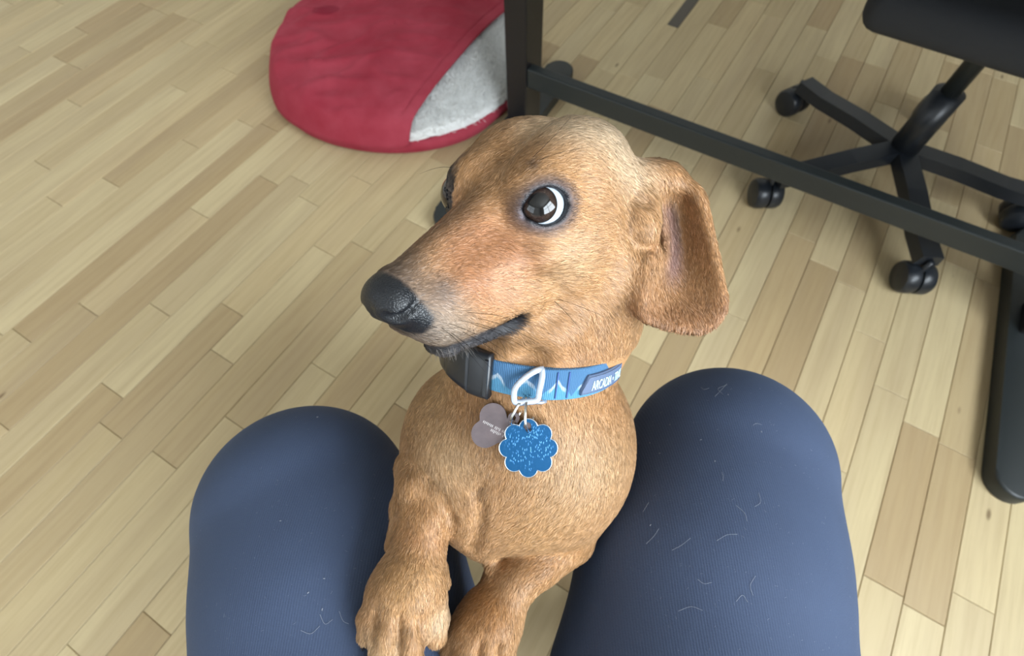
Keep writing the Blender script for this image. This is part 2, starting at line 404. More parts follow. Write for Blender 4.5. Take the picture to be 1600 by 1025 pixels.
# ------------------------------------------------------------------ office chair (one castor shows at the right)
PLAST = mat('black_nylon', S2L(30, 34, 40), 0.35, spec=0.5); SEATF = mat('charcoal_seat_fabric', S2L(44, 46, 50), 0.9)
cw = floor_pt(1196, 302, 0.034); ch_c = np.array([cw[0] + 0.285, cw[1] + 0.06, 0])
chair = empty('office_chair', ch_c); tag(chair, 'black office chair on castors tucked under the right of the desk', 'chair')
a0 = math.atan2(cw[1] - ch_c[1], cw[0] - ch_c[0]); rr = math.hypot(cw[0] - ch_c[0], cw[1] - ch_c[1])
for k in range(5):
    a = a0 + k * 2 * math.pi / 5; e = np.array([math.cos(a), math.sin(a), 0]); t = np.array([-e[1], e[0], 0])
    pth = [ch_c + e * r + Zv * z for r, z in ((0.02, 0.105), (0.12, 0.098), (0.22, 0.085), (rr - 0.005, 0.084))]
    nn = [Zv] * 4; vs, fs = [], []
    pr = [(0.014, -0.02), (0.014, 0.02), (-0.012, 0.024), (-0.012, -0.024)]
    vs, fs = sweep(pth, pr, normals=nn); bl = mesh_obj('base_leg', vs, fs, PLAST, chair, smooth=False)
    wx = Rv if k == 0 else t; wy = np.cross(Zv, wx); cc = ch_c + e * rr + Zv * 0.0345
    cast = None
    for s in (-1, 1):
        bm = bmesh.new(); ring = []
        prof = [(0.002, 0.0), (0.002, 0.0325), (0.006, 0.034), (0.022, 0.034), (0.029, 0.030), (0.0325, 0.020), (0.0335, 0.0)]
        R_ = []
        for (x, r) in prof:
            R_.append([bm.verts.new(cc + wx * s * x + (wy * math.cos(2 * math.pi * i / 24) + Zv * math.sin(2 * math.pi * i / 24)) * max(r, 0.0008)) for i in range(24)])
        for A, B in zip(R_[:-1], R_[1:]):
            for i in range(24): bm.faces.new((A[i], A[(i + 1) % 24], B[(i + 1) % 24], B[i]))
        bmesh.ops.recalc_face_normals(bm, faces=bm.faces); from_bm('castor_wheel', bm, PLAST, bl)
    vs, fs = sweep([cc + Zv * 0.0, cc + Zv * 0.055], circle_prof(0.006), normals=[wx] * 2); mesh_obj('castor_stem', vs, fs, PLAST, bl)
vs, fs = sweep([ch_c + Zv * 0.09, ch_c + Zv * 0.25], circle_prof(0.03, 20), normals=[Rv] * 2); mesh_obj('gas_column', vs, fs, PLAST, chair)
vs, fs = sweep([ch_c + Zv * 0.25, ch_c + Zv * 0.42], circle_prof(0.018, 16), normals=[Rv] * 2); mesh_obj('piston', vs, fs, STEEL, chair)
def cushion(c, ax, ay, az, lx, ly, lz, name, m, parent):
    bm = bmesh.new(); bm_box(bm, c, ax, ay, az, lx, ly, lz, min(lx, ly, lz) * 0.42, 4); return from_bm(name, bm, m, parent)
cushion(ch_c + Zv * 0.455 - D_ * 0.01, S_, D_, Zv, 0.46, 0.44, 0.075, 'seat', SEATF, chair)
cushion(ch_c + Zv * 0.78 + D_ * 0.25, S_, D_, Zv, 0.42, 0.06, 0.46, 'backrest', SEATF, chair)
bm = bmesh.new(); bm_box(bm, ch_c + Zv * 0.41 + D_ * 0.13, S_, D_, Zv, 0.06, 0.32, 0.012, 0.003); bm_box(bm, ch_c + Zv * 0.55 + D_ * 0.285, S_, D_, Zv, 0.06, 0.012, 0.29, 0.003); from_bm('back_bracket', bm, STEEL, chair, smooth=False)

# ------------------------------------------------------------------ round red dog bed with fleece lining
BC = np.array([-0.330, 1.313, 0.0]); BR = 0.351
bed = empty('dog_bed', BC); tag(bed, 'round red suede dog bed with white fleece lining on the floor', 'dog bed')
def suede():
    m = mat('red_suede', rough=0.95, spec=0.15, Sheen_Weight=0.25, Sheen_Roughness=0.5, Sheen_Tint=S2L(230, 110, 130)); co = obj_coord(m)
    n1 = noise_t(m, co, 9, 4, 0.6); n2 = noise_t(m, mapped(m, co, (5, 14, 9), (0, 0, 0.5)), 1.5, 3)
    c = mix_c(m, ramp(m, n1, [(0.35, (0, 0, 0, 1)), (0.7, (1, 1, 1, 1))]), S2L(150, 48, 62), S2L(168, 68, 82))
    c = mix_c(m, math_n(m, 'MULTIPLY', ramp(m, n2, [(0.5, (0, 0, 0, 1)), (0.75, (1, 1, 1, 1))]), 0.35), c, S2L(140, 34, 52))
    # pressed dark patch in the nap
    st = floor_pt(512, 27, 0.1) - BC
    g = N(m, 'ShaderNodeVectorMath', operation='SUBTRACT'); Lk(m, co, g.inputs[0]); g.inputs[1].default_value = tuple(st)
    ln = N(m, 'ShaderNodeVectorMath', operation='LENGTH'); wob = N(m, 'ShaderNodeVectorMath', operation='MULTIPLY'); Lk(m, g.outputs[0], wob.inputs[0]); wob.inputs[1].default_value = (18, 26, 0)
    Lk(m, wob.outputs[0], ln.inputs[0])
    sf = ramp(m, math_n(m, 'ADD', ln.outputs['Value'], math_n(m, 'MULTIPLY', n2, 0.5)), [(0.9, (1, 1, 1, 1)), (1.0, (0, 0, 0, 1))])
    c = mix_c(m, math_n(m, 'MULTIPLY', sf, 0.75), c, S2L(122, 24, 44))
    Lk(m, c, bsdf(m).inputs['Base Color']); bump(m, noise_t(m, co, 160, 2), 0.25, 0.0015); return m
SUEDE = suede()
FLEECE = mat('white_fleece', S2L(236, 236, 234), 1.0, spec=0.1); bump(FLEECE, noise_t(FLEECE, obj_coord(FLEECE), 60, 4, 0.7), 0.9, 0.006)
h0 = floor_pt(630, 236, 0.040); h1 = floor_pt(791, 22, 0.085)
hd = (h1 - h0) * np.array([1, 1, 0]); hd /= np.linalg.norm(hd); hn = np.array([hd[1], -hd[0], 0])      # hn points to the fleece side
hdist = (h0 - BC) @ hn
def nz(x, y, s, o=0.0): return noise.noise(Vector((x * s + o, y * s - o, o * 0.7)))
def dome(rho):
    return 0.052 + 0.050 * max(0.0, 1 - rho ** 2.6) ** 0.6
def wrinkle(x, y):
    a = math.exp(-(((x + 0.20) / 0.22) ** 2 + ((y + 0.12) / 0.25) ** 2))
    r1 = 1 - abs(nz(x * 0.55 + y * 0.25, y * 1.5, 9, 3.1)) * 2.2; r2 = 1 - abs(nz(x * 0.6, y * 1.2 - x * 0.4, 17, 8.2)) * 2.2
    return (0.010 * max(r1, 0) ** 2 + 0.005 * max(r2, 0) ** 2) * (0.35 + 0.9 * a) + 0.006 * nz(x, y, 6, 1.7)
# red base: bulging side wall, floor and rim
vs, fs = [], []; NT = 160
prof = [(0.0, 0.002), (0.70, 0.002), (0.93, 0.004), (0.985, 0.010), (1.0, 0.020), (0.998, 0.030), (0.98, 0.038), (0.95, 0.040), (0.85, 0.036), (0.0, 0.036)]
for (r, z) in prof:
    for i in range(NT):
        a = 2 * math.pi * i / NT; w_ = 1 + 0.010 * math.sin(a * 5 + 1) + 0.012 * nz(math.cos(a), math.sin(a), 3.2, 5)
        vs.append(BC + np.array([math.cos(a) * BR * r * w_, math.sin(a) * BR * r * w_, z + 0.006 * nz(math.cos(a), math.sin(a), 5, 2) * (1 if 0.01 < z < 0.055 else 0)]))
for j in range(len(prof) - 1):
    for i in range(NT): fs.append((j * NT + i, j * NT + (i + 1) % NT, (j + 1) * NT + (i + 1) % NT, (j + 1) * NT + i))
mesh_obj('base', vs, fs, SUEDE, bed)
# fleece pad
vs, fs = [], []; NR = 46
for j in range(NR + 1):
    rho = j / NR
    for i in range(NT):
        a = 2 * math.pi * i / NT; r = BR * 0.972 * rho; x, y = math.cos(a) * r, math.sin(a) * r
        z = dome(rho) - (0.012 if j == NR else 0) + 0.007 * nz(x, y, 22, 4) + 0.004 * nz(x, y, 48, 9)
        vs.append(BC + np.array([x, y, z]))
for j in range(NR):
    for i in range(NT): fs.append((j * NT + i, j * NT + (i + 1) % NT, (j + 1) * NT + (i + 1) % NT, (j + 1) * NT + i))
pad = mesh_obj('fleece_pad', vs, fs, FLEECE, bed)
# fleece pile
pv = np.array(vs); nfib = int(26000 * min(FUR * 2, 1))
ii = rng.integers(0, NR * NT, nfib * 5); fq = np.array(fs)[ii]; ww = rng.random((len(ii), 2)); pp = pv[fq[:, 0]] * ((1 - ww[:, :1]) * (1 - ww[:, 1:])) + pv[fq[:, 1]] * (ww[:, :1] * (1 - ww[:, 1:])) + pv[fq[:, 2]] * (ww[:, :1] * ww[:, 1:]) + pv[fq[:, 3]] * ((1 - ww[:, :1]) * ww[:, 1:])
keep = ((pp - BC) @ hn) > hdist - 0.01; pp = pp[keep][:nfib]
if len(pp):
    n = len(pp); dr = rng.normal(0, 1, (n, 3)); dr[:, 2] = np.abs(dr[:, 2]) + 0.7; dr += (pp - BC) * np.array([3.0, 3.0, 0]); dr /= np.linalg.norm(dr, axis=1)[:, None]
    L = 0.006 + 0.006 * rng.random(n); bend = rng.normal(0, 0.0022, (n, 3))
    pts = np.stack([pp, pp + dr * (L * 0.5)[:, None] + bend * 0.5, pp + dr * L[:, None] + bend * 1.5], 1)
    cc = np.tile(np.array(S2L(238, 238, 236))[:3], (n, 1)) * (0.9 + 0.12 * rng.random((n, 1)))
    FIB = mat('fleece_fibre', S2L(238, 238, 236), 1.0, spec=0.05)
    o = hair_obj('fleece_pile', pts, np.tile([0.0006, 0.0005, 0.0003], (n, 1)), cc, None, FIB, pad); o['kind'] = 'stuff'
# red cover, open along the straight hem
vs, fs = [], []; NR = 70; NT2 = 240
def cover_pt(a, t, lift):
    c, s = math.cos(a), math.sin(a); R = BR * (1.003 + 0.010 * math.sin(a * 5 + 1) + 0.012 * nz(c, s, 3.2, 5)); k = c * hn[0] + s * hn[1]
    rmax = R; hem = False
    if k > 1e-4 and hdist / k < R: rmax = hdist / k; hem = True
    r = rmax * t; x, y = c * r, s * r; rho = r / R
    z = dome(rho) + 0.011
    edge = max(0.0, (rho - 0.90) / 0.10)
    z = z * (1 - edge ** 2) + 0.030 * edge ** 2
    dh = hdist - (x * hn[0] + y * hn[1])
    z += wrinkle(x, y) * (1 - edge) * min(1, dh / 0.05 + 0.05) + 0.004 * math.exp(-(dh / 0.03) ** 2)
    seam = math.exp(-((dh - 0.026) / 0.0028) ** 2) * 0.0035 * (1 - edge); z -= seam
    return BC + np.array([x, y, z + lift])
for j in range(NR + 1):
    for i in range(NT2): vs.append(cover_pt(2 * math.pi * i / NT2, max(j / NR, 1e-3), 0))
for j in range(NR):
    for i in range(NT2): fs.append((j * NT2 + i, j * NT2 + (i + 1) % NT2, (j + 1) * NT2 + (i + 1) % NT2, (j + 1) * NT2 + i))
cov = mesh_obj('cover', vs, fs, SUEDE, bed)
so = cov.modifiers.new('thick', 'SOLIDIFY'); so.thickness = 0.007; so.offset = -1

# ------------------------------------------------------------------ the sitter's legs in navy leggings
def leggings():
    m = mat('navy_leggings', rough=0.8, spec=0.25, Sheen_Weight=0.12, Sheen_Roughness=0.45, Sheen_Tint=S2L(150, 170, 205)); co = obj_coord(m)
    n1 = noise_t(m, co, 26, 4, 0.6); n2 = noise_t(m, co, 900, 2)
    c = mix_c(m, n1, S2L(50, 60, 82), S2L(60, 72, 96)); c = mix_c(m, math_n(m, 'MULTIPLY', n2, 0.5), c, S2L(68, 80, 104))
    at = N(m, 'ShaderNodeAttribute', attribute_name='sock'); c = mix_c(m, at.outputs['Fac'], c, S2L(30, 30, 34))
    Lk(m, c, bsdf(m).inputs['Base Color'])
    wv = N(m, 'ShaderNodeTexWave', wave_type='BANDS', bands_direction='X'); wv.inputs['Scale'].default_value = 190; wv.inputs['Distortion'].default_value = 0.6
    Lk(m, co, wv.inputs['Vector'])
    bump(m, math_n(m, 'ADD', math_n(m, 'MULTIPLY', wv.outputs['Fac'], 0.6), n2), 0.35, 0.0004); return m
LEG = leggings()
ax_ = np.arange(-0.36, 0.36, 0.0045); ay_ = np.arange(-0.52, 0.24, 0.0045); az_ = np.arange(-0.02, 0.72, 0.0045)
fd = Field(ax_, ay_, az_)
for s, kn, mid, hip in ((-1, (-0.183, 0.070, 0.462, 0.086), (-0.146, 0.006, 0.464, 0.094), (-0.112, -0.085, 0.462, 0.101)),
                        (1, (0.178, 0.104, 0.462, 0.088), (0.147, 0.025, 0.464, 0.096), (0.124, -0.075, 0.462, 0.103))):
    kn, mid, hip = map(np.array, (kn, mid, hip)); pel = np.array([s * 0.095, -0.25, 0.465, 0.115])
    fd.chain([(q[:3], q[3]) for q in (kn, mid, hip, pel)], k=0.03)
    an = np.array([s * 0.15, -0.10, 0.10]); cf = kn[:3] * 0.6 + an * 0.4 + np.array([0, -0.03, 0])
    fd.chain([(kn[:3] + np.array([0, -0.012, -0.025]), 0.062), (cf, 0.056), (an, 0.036)], k=0.025)
    fd.chain([(an, 0.036), (np.array([s * 0.155, -0.05, 0.055]), 0.034), (np.array([s * 0.16, 0.035, 0.024]), 0.026)], k=0.012)
    fd.chain([(an, 0.03), (np.array([s * 0.15, -0.13, 0.075]), 0.026)], k=0.012)
fd.ell((0, -0.29, 0.49), (0.175, 0.115, 0.125), k=0.05)
fd.ell((0, -0.33, 0.57), (0.15, 0.10, 0.12), k=0.05)
V, F = fd.mesh(4)
me = field_mesh('person', V, F, LEG)
a = me.attributes.new('sock', 'FLOAT', 'POINT'); a.data.foreach_set('value', (V[:, 2] < 0.13).astype(np.float32))
person = link(bpy.data.objects.new('person', me)); tag(person, 'person sitting with knees apart in navy leggings, dog between the thighs', 'person')
PBVH = BVHTree.FromPolygons([tuple(v) for v in V], [tuple(f) for f in F])
def hit_person(u, v):
    h = PBVH.ray_cast(Vector(CAMP), Vector(ray(u, v))); return h
# stool under the sitter
STOOL = mat('dark_wood', S2L(46, 34, 28), 0.5); chs = empty('stool', (0, -0.28, 0)); tag(chs, 'dark wooden stool under the sitting person in leggings', 'stool')
bm = bmesh.new(); bm_box(bm, (0, -0.30, 0.327), Rv, np.array([0, 1.0, 0]), Zv, 0.40, 0.30, 0.03, 0.006); from_bm('seat', bm, STOOL, chs, smooth=False)
for sx in (-1, 1):
    for sy in (-1, 1):
        vs, fs = sweep([(sx * 0.17, -0.30 + sy * 0.12, 0.313), (sx * 0.19, -0.30 + sy * 0.14, 0.001)], circle_prof(0.016, 12), normals=[Rv] * 2); mesh_obj('leg', vs, fs, STOOL, chs)
# shed hairs and lint on the leggings
LINT = mat('shed_hair', S2L(134, 140, 150), 0.8)
strs = [[(1130, 617), (1122, 608), (1136, 602)], [(1117, 620), (1127, 610), (1136, 600)], [(1150, 790), (1163, 802), (1167, 815)], [(1185, 770), (1188, 785), (1179, 792)], [(1120, 845), (1136, 836), (1152, 835)], [(1050, 860), (1065, 852), (1079, 841)],
        [(1010, 850), (1022, 838), (1030, 826)], [(1005, 800), (1010, 792), (1014, 785)], [(1128, 738), (1130, 745), (1129, 752)], [(1150, 940), (1160, 930), (1168, 941)], [(1180, 900), (1172, 915), (1176, 930)], [(470, 985), (486, 990), (500, 978)],
        [(500, 960), (508, 975), (520, 968)], [(1090, 905), (1100, 912), (1112, 910)], [(1176, 665), (1182, 662), (1190, 664)], [(1095, 605), (1100, 609), (1108, 607)], [(1060, 955), (1080, 948), (1098, 954)], [(530, 955), (536, 970), (545, 975)]]
pts, rad = [], []
strs = [[tuple(q) for q in catmull(np.array(c_, float), 7)] for c_ in strs]
for s in strs:
    row = []
    for (u, v) in s:
        h = hit_person(u, v); row.append(np.array(h[0]) + np.array(h[1]) * 0.0004 if h[0] is not None else None)
    if all(r is not None for r in row): pts.append(row); rad.append([0.00009] * 7)
for (u, v) in [(1094, 688), (1030, 709), (1016, 822), (1016, 693), (1117, 722), (1190, 676), (1138, 618), (1048, 664), (505, 904), (483, 925), (503, 954), (440, 814), (497, 652)]:
    h = hit_person(u, v)
    if h[0] is not None:
        q = np.array(h[0]) + np.array(h[1]) * 0.0004; e = np.cross(h[1], rng.normal(size=3)); e /= np.linalg.norm(e); pts.append([q + e * 0.0002 * t_ for t_ in range(7)]); rad.append([0.00026] * 7)
for _ in range(500):
    side = rng.random() < 0.5; u = rng.uniform(985, 1340) if side else rng.uniform(300, 690); v = rng.uniform(590, 1040); h = hit_person(u, v)
    if h[0] is None: continue
    q = np.array(h[0]) + np.array(h[1]) * 0.0003; e = np.cross(h[1], rng.normal(size=3)); e /= np.linalg.norm(e); g = np.cross(h[1], e); L_ = 0.0004 + 0.0016 * rng.random() ** 3; cvt = rng.normal() * 0.5
    pts.append([q + e * L_ * t_ / 6 + g * cvt * L_ * (t_ / 6) ** 2 for t_ in range(7)]); rad.append([0.00004] * 7)
pts = np.array(pts)
o = hair_obj('lint', pts, np.array(rad), np.ones((len(pts), 3)), None, LINT, person); o['kind'] = 'stuff'


# ------------------------------------------------------------------ the dog
HO = CAMP + cv(-0.0127, 0.0703, -0.263)
HF, HL, HU = cv(-0.624, -0.421, 0.658), cv(0.776, -0.235, 0.586), cv(-0.092, 0.876, 0.474)
HM = np.array([HF, HL, HU])
def HP(x, y, z): return HO + HF * x + HL * y + HU * z
CAX = np.array([Rv, Uv, -Fv])                     # axes of the photograph's view, for laying limbs out
def px(r, d): return r * d / FPX

hs = 0.00155
gx = spaced(-0.13, 0.16, -0.105, 0.125, hs); gy = spaced(-0.075, 0.42, -0.055, 0.245, hs); gz = spaced(-0.012, 0.80, 0.475, 0.78, hs)
dg = Field(gx, gy, gz)
# torso, hindquarters (behind the chest)
dg.chain([(P(815, 700, 0.40), 0.070), (np.array([0.005, 0.19, 0.37]), 0.070), (np.array([0.0, 0.265, 0.23]), 0.062)], k=0.04)
for s in (-1, 1):
    dg.chain([(np.array([s * 0.035, 0.275, 0.21]), 0.045), (np.array([s * 0.052, 0.235, 0.13]), 0.034), (np.array([s * 0.05, 0.31, 0.065]), 0.018), (np.array([s * 0.05, 0.300, 0.022]), 0.017), (np.array([s * 0.05, 0.262, 0.017]), 0.019)], k=0.02)
dg.chain([(np.array([0, 0.31, 0.21]), 0.018), (np.array([0.01, 0.36, 0.16]), 0.011), (np.array([0.02, 0.385, 0.07]), 0.006)], k=0.02)
# chest and shoulders
dg.ell(P(812, 690, 0.372), (0.070, 0.063, 0.068), CAX, k=0.035)
dg.ell(P(893, 688, 0.378), (0.036, 0.058, 0.060), CAX, k=0.03)
dg.ell(P(708, 700, 0.372), (0.030, 0.046, 0.050), CAX, k=0.03)
dg.ell(P(735, 770, 0.345), (0.022, 0.030, 0.022), CAX, k=0.022)       # breastbone
dg.ell(P(752, 815, 0.352), (0.012, 0.024, 0.016), CAX, k=0.015)
dg.ell(P(820, 775, 0.365), (0.048, 0.029, 0.040), CAX, k=0.02)
dg.ell(P(743, 782, 0.330), (0.008, 0.011, 0.008), CAX, k=0.010)
# neck
CC = CAMP + cv(0.0063, -0.0120, -0.335)            # centre of the collar ring
cf = cv(-0.0714, -0.3327, 0.9398); cr = cv(0.995, -0.10, 0.0); cr -= cf * (cr @ cf); cr /= np.linalg.norm(cr); cn = np.cross(cr, cf); cn = -cn if cn @ Uv < 0 else cn
dg.cone(CC - cn * 0.04, CC + cn * 0.012, 0.0495, 0.0485, k=0.022)
dg.chain([(CC + cn * 0.005, 0.0485), (P(880, 480, 0.335), 0.0455), (HP(-0.050, 0.004, -0.034), 0.040)], k=0.022)
# skull
dg.ell(HP(-0.044, 0, -0.006), (0.050, 0.042, 0.033), HM, k=0.012)
for s in (-1, 1):
    dg.ell(HP(-0.042, s * 0.019, 0.001), (0.040, 0.024, 0.0270), HM, k=0.009)      # temples, furrow between them
    dg.ell(HP(-0.003, s * 0.0185, 0.0065), (0.014, 0.011, 0.010), HM, k=0.012)      # brow
    dg.ell(HP(-0.014, s * 0.029, -0.027), (0.030, 0.013, 0.014), HM, k=0.014)      # cheekbone
    dg.ell(HP(-0.036, s * 0.030, -0.036), (0.034, 0.019, 0.030), HM, k=0.014)      # jaw muscle
dg.cone(HP(0.014, 0, 0.0095), HP(-0.038, 0, 0.031), 0.002, 0.004, k=0.012, op='sub')
# muzzle
dg.cone(HP(0.0, 0, -0.0075), HP(0.068, 0, -0.0240), 0.0145, 0.0095, k=0.012)
for s in (-1, 1):
    dg.cone(HP(0.002, s * 0.012, -0.028), HP(0.067, s * 0.0065, -0.0355), 0.0174, 0.0122, k=0.009)
    dg.cone(HP(0.012, s * 0.015, -0.0490), HP(0.060, s * 0.0080, -0.0450), 0.0135, 0.0115, k=0.008)   # lips
for s in (-1, 1):
    dg.cone(HP(-0.020, s * 0.014, -0.062), HP(0.056, s * 0.004, -0.0590), 0.0125, 0.0080, k=0.004)   # lower jaw
dg.ell(HP(-0.020, 0, -0.053), (0.035, 0.028, 0.018), HM, k=0.02)
# nose
dg.ell(HP(0.0775, 0, -0.0272), (0.0112, 0.0130, 0.0112), HM, k=0.006)
for s in (-1, 1):
    dg.ell(HP(0.0785, s * 0.0068, -0.0297), (0.0078, 0.0076, 0.0078), HM, k=0.004)
    dg.chain([(HP(0.0872, s * 0.0072, -0.0315), 0.0022), (HP(0.0840, s * 0.0108, -0.0325), 0.0023), (HP(0.0790, s * 0.0138, -0.0305), 0.0014), (HP(0.0735, s * 0.0146, -0.0265), 0.0009)], k=0.0016, op='sub')
dg.cone(HP(0.0895, 0, -0.026), HP(0.0855, 0, -0.042), 0.0008, 0.0008, k=0.002, op='sub')
# mouth line
LIPX = [(640, 539), (655, 545), (680, 549), (705, 548), (730, 542), (760, 527), (785, 512), (802, 502)]
LIP = [tuple(HM @ (P(u, v, dg.depth(u, v)) - HO)) for u, v in LIPX]
for s in (-1, 1):
    dg.chain([(HP(x, s * y, z), 0.0012 + 0.0012 * (i > 5)) for i, (x, y, z) in enumerate(LIP)], k=0.004, op='sub')
# eyes
EYE = []
ER = 0.0118
for s in (-1, 1):
    ec = HP(0.000, 0.0262, -0.005) if s > 0 else HP(0.003, -0.0240, -0.003); e = HF * 0.50 + HL * s * 0.82 + HU * 0.20; e /= np.linalg.norm(e)
    a_ = HF - e * (HF @ e); a_ /= np.linalg.norm(a_); b_ = np.cross(e, a_); b_ = -b_ if b_ @ HU < 0 else b_
    dg.ell(ec, (0.0156, 0.0134, 0.0134) if s > 0 else (0.0140, 0.0128, 0.0126), np.array([a_, b_, e]), k=0.010 if s > 0 else 0.005)
    a2 = cv(-0.98, -0.16, 0.0) if s > 0 else a_; a2 = a2 - e * (a2 @ e); a2 /= np.linalg.norm(a2); b2 = np.cross(e, a2); b2 = -b2 if b2 @ HU < 0 else b2
    dg.ell(ec + e * 0.013, (0.0110, 0.0087, 0.0125), np.array([a2, b2, e]), k=0.0016, op='sub')
    dg.cone(ec + e * 0.0085 + a2 * 0.010 - b2 * 0.001, ec + e * 0.0075 + a2 * 0.0155 - b2 * 0.0035, 0.0028, 0.0012, k=0.003, op='sub')
    dg.cone(ec + e * 0.0100 - a2 * 0.0070 + b2 * 0.0006, ec + e * 0.0080 - a2 * 0.0128 + b2 * 0.0004, 0.0042, 0.0009, k=0.002, op='sub')
    dg.ell(ec, (ER * 0.99,) * 3, k=0.0005, op='sub')
    EYE.append((s, ec, e, a2, b2))
# near ear: a folded leather-like flap
EAR = [[(988, 275, .285), (1005, 268, .286), (1025, 266, .288), (1045, 270, .290), (1060, 279, .291)],
       [(1012, 320, .287), (1032, 322, .299), (1052, 318, .304), (1075, 306, .298), (1092, 308, .288)],
       [(1024, 382, .284), (1042, 388, .300), (1065, 388, .306), (1090, 384, .299), (1111, 378, .287)],
       [(1008, 435, .279), (1035, 442, .290), (1065, 446, .295), (1098, 444, .292), (1124, 438, .285)],
       [(1000, 480, .275), (1030, 486, .281), (1065, 490, .284), (1100, 488, .285), (1130, 474, .284)],
       [(1006, 494, .274), (1030, 501, .278), (1062, 508, .280), (1095, 511, .282), (1120, 499, .283)]]
def sheet(rows, nu, nv):
    R_ = [catmull([P(*q) for q in r], nu) for r in rows]; return np.array([catmull([r[i] for r in R_], nv) for i in range(nu)])
es = sheet(EAR, 52, 90); ep = es.reshape(-1, 3)
uu = np.abs(np.linspace(-1, 1, 52))[:, None] * np.ones((1, 90)); vv = np.linspace(0, 1, 90)[None, :] * np.ones((52, 1))
er = (0.0034 - 0.0010 * uu ** 3 + 0.0012 * (1 - vv) ** 2).reshape(-1)
dg.cloud(ep, er, 0.006)
dg.cone(HP(-0.058, 0.034, -0.006), P(1040, 282, 0.291), 0.012, 0.0060, k=0.010)
dg.ell(P(968, 425, 0.294), (0.018, 0.030, 0.018), CAX, k=0.014)
dg.ell(P(1003, 340, 0.281), (0.0105, 0.0165, 0.010), CAX, k=0.007)      # fold in front of the ear canal
dg.ell(P(1022, 352, 0.288), (0.006, 0.016, 0.008), CAX, k=0.004, op='sub')
# loose skin of the throat with the hollow above the collar
d_ = dg.depth(830, 535); dg.chain([(P(812, 534, d_ + 0.002), 0.005), (P(845, 522, d_ + 0.003), 0.006), (P(890, 504, dg.depth(890, 504) + 0.004), 0.006)], k=0.014)
d_ = dg.depth(824, 560); dg.ell(P(824, 561, d_), (0.0085, 0.0060, 0.0060), CAX, k=0.012, op='sub')
# far ear, hanging behind the skull
dg.chain([(HP(-0.062, -0.038, 0.0), 0.014), (HP(-0.065, -0.053, -0.012), 0.008)], k=0.010)
fe = []
for i in range(34):
    for j in range(52):
        t = j / 51; q = (i / 33 - 0.5); fe.append(HP(-0.064 + q * (0.03 + 0.034 * t) - 0.012 * t, -0.054 - 0.010 * math.sin(t * 2.6) + 0.006 * q, -0.006 - 0.085 * t + 0.012 * t * (2 * q) ** 2))
dg.cloud(np.array(fe), np.full(len(fe), 0.0034), 0.004)
# forelegs and paws
def limb(pts, k=0.014): dg.chain([(P(u, v, d), px(r, d)) for u, v, d, r in pts], k=k)
limb([(642, 722, .340, 20), (652, 755, .330, 30), (668, 800, .326, 37), (656, 850, .322, 40), (648, 882, .316, 42)], k=0.003)
limb([(634, 735, .345, 14), (627, 790, .340, 11), (616, 850, .332, 13)], k=0.008)
dg.ell(P(634, 925, .309), (px(60, .309), px(48, .309), 0.017), CAX, k=0.014)
TOES = [[(600, 935, .306, 26), (582, 965, .303, 20), (574, 990, .303, 15)], [(618, 945, .303, 28), (606, 985, .298, 27), (599, 1040, .297, 23)],
        [(648, 945, .305, 28), (642, 990, .300, 27), (637, 1045, .299, 23)], [(672, 938, .312, 26), (677, 965, .311, 22), (680, 992, .312, 17)]]
for t in TOES: limb(t, k=0.0035)
limb([(682, 890, .325, 16), (693, 908, .325, 10)], k=0.006)
limb([(898, 765, .385, 42), (885, 836, .372, 35)], k=0.018)
limb([(893, 845, .368, 34), (842, 878, .352, 35), (800, 912, .347, 36), (775, 950, .342, 42)], k=0.004)
dg.ell(P(756, 985, .332), (px(52, .332), px(46, .332), 0.017), CAX, k=0.014)
TOES2 = [[(722, 985, .331, 22), (705, 1010, .327, 17)], [(738, 995, .328, 26), (724, 1045, .318, 23)], [(765, 1000, .328, 26), (758, 1055, .320, 23)], [(785, 995, .332, 22), (787, 1035, .329, 18)]]
for t in TOES2: limb(t, k=0.0035)
limb([(775, 895, .348, 18), (768, 885, .345, 8)], k=0.008)
SL_ = []
for a_, b_ in (((624, 962), (621, 1045)), ((655, 962), (662, 1020)), ((588, 955), (582, 1005)), ((752, 1000), (742, 1050)), ((780, 1005), (776, 1050))):
    dg.crease([a_, ((a_[0] + b_[0]) / 2, (a_[1] + b_[1]) / 2), b_], 0.0020, 0.003, 0.0); SL_.append((a_, b_))
dg.crease([(752, 788), (751, 815), (744, 842), (738, 856)], 0.0012, 0.008)
dg.crease([(744, 766), (752, 756)], 0.0004, 0.008)
dg.crease([(650, 724), (670, 745), (690, 773), (704, 800), (709, 815)], 0.0012, 0.005)
dg.crease([(990, 305), (1008, 314), (1024, 328)], 0.0010, 0.005)
dg.crease([(982, 368), (1000, 384), (1018, 386)], 0.0008, 0.005)
V, F = dg.mesh(2)
VN = vnormals(V, F)
LV = (V - HO) @ HM.T                                                       # head-local coordinates
print('dog verts', len(V), 'bounds', V.min(0).round(3), V.max(0).round(3))

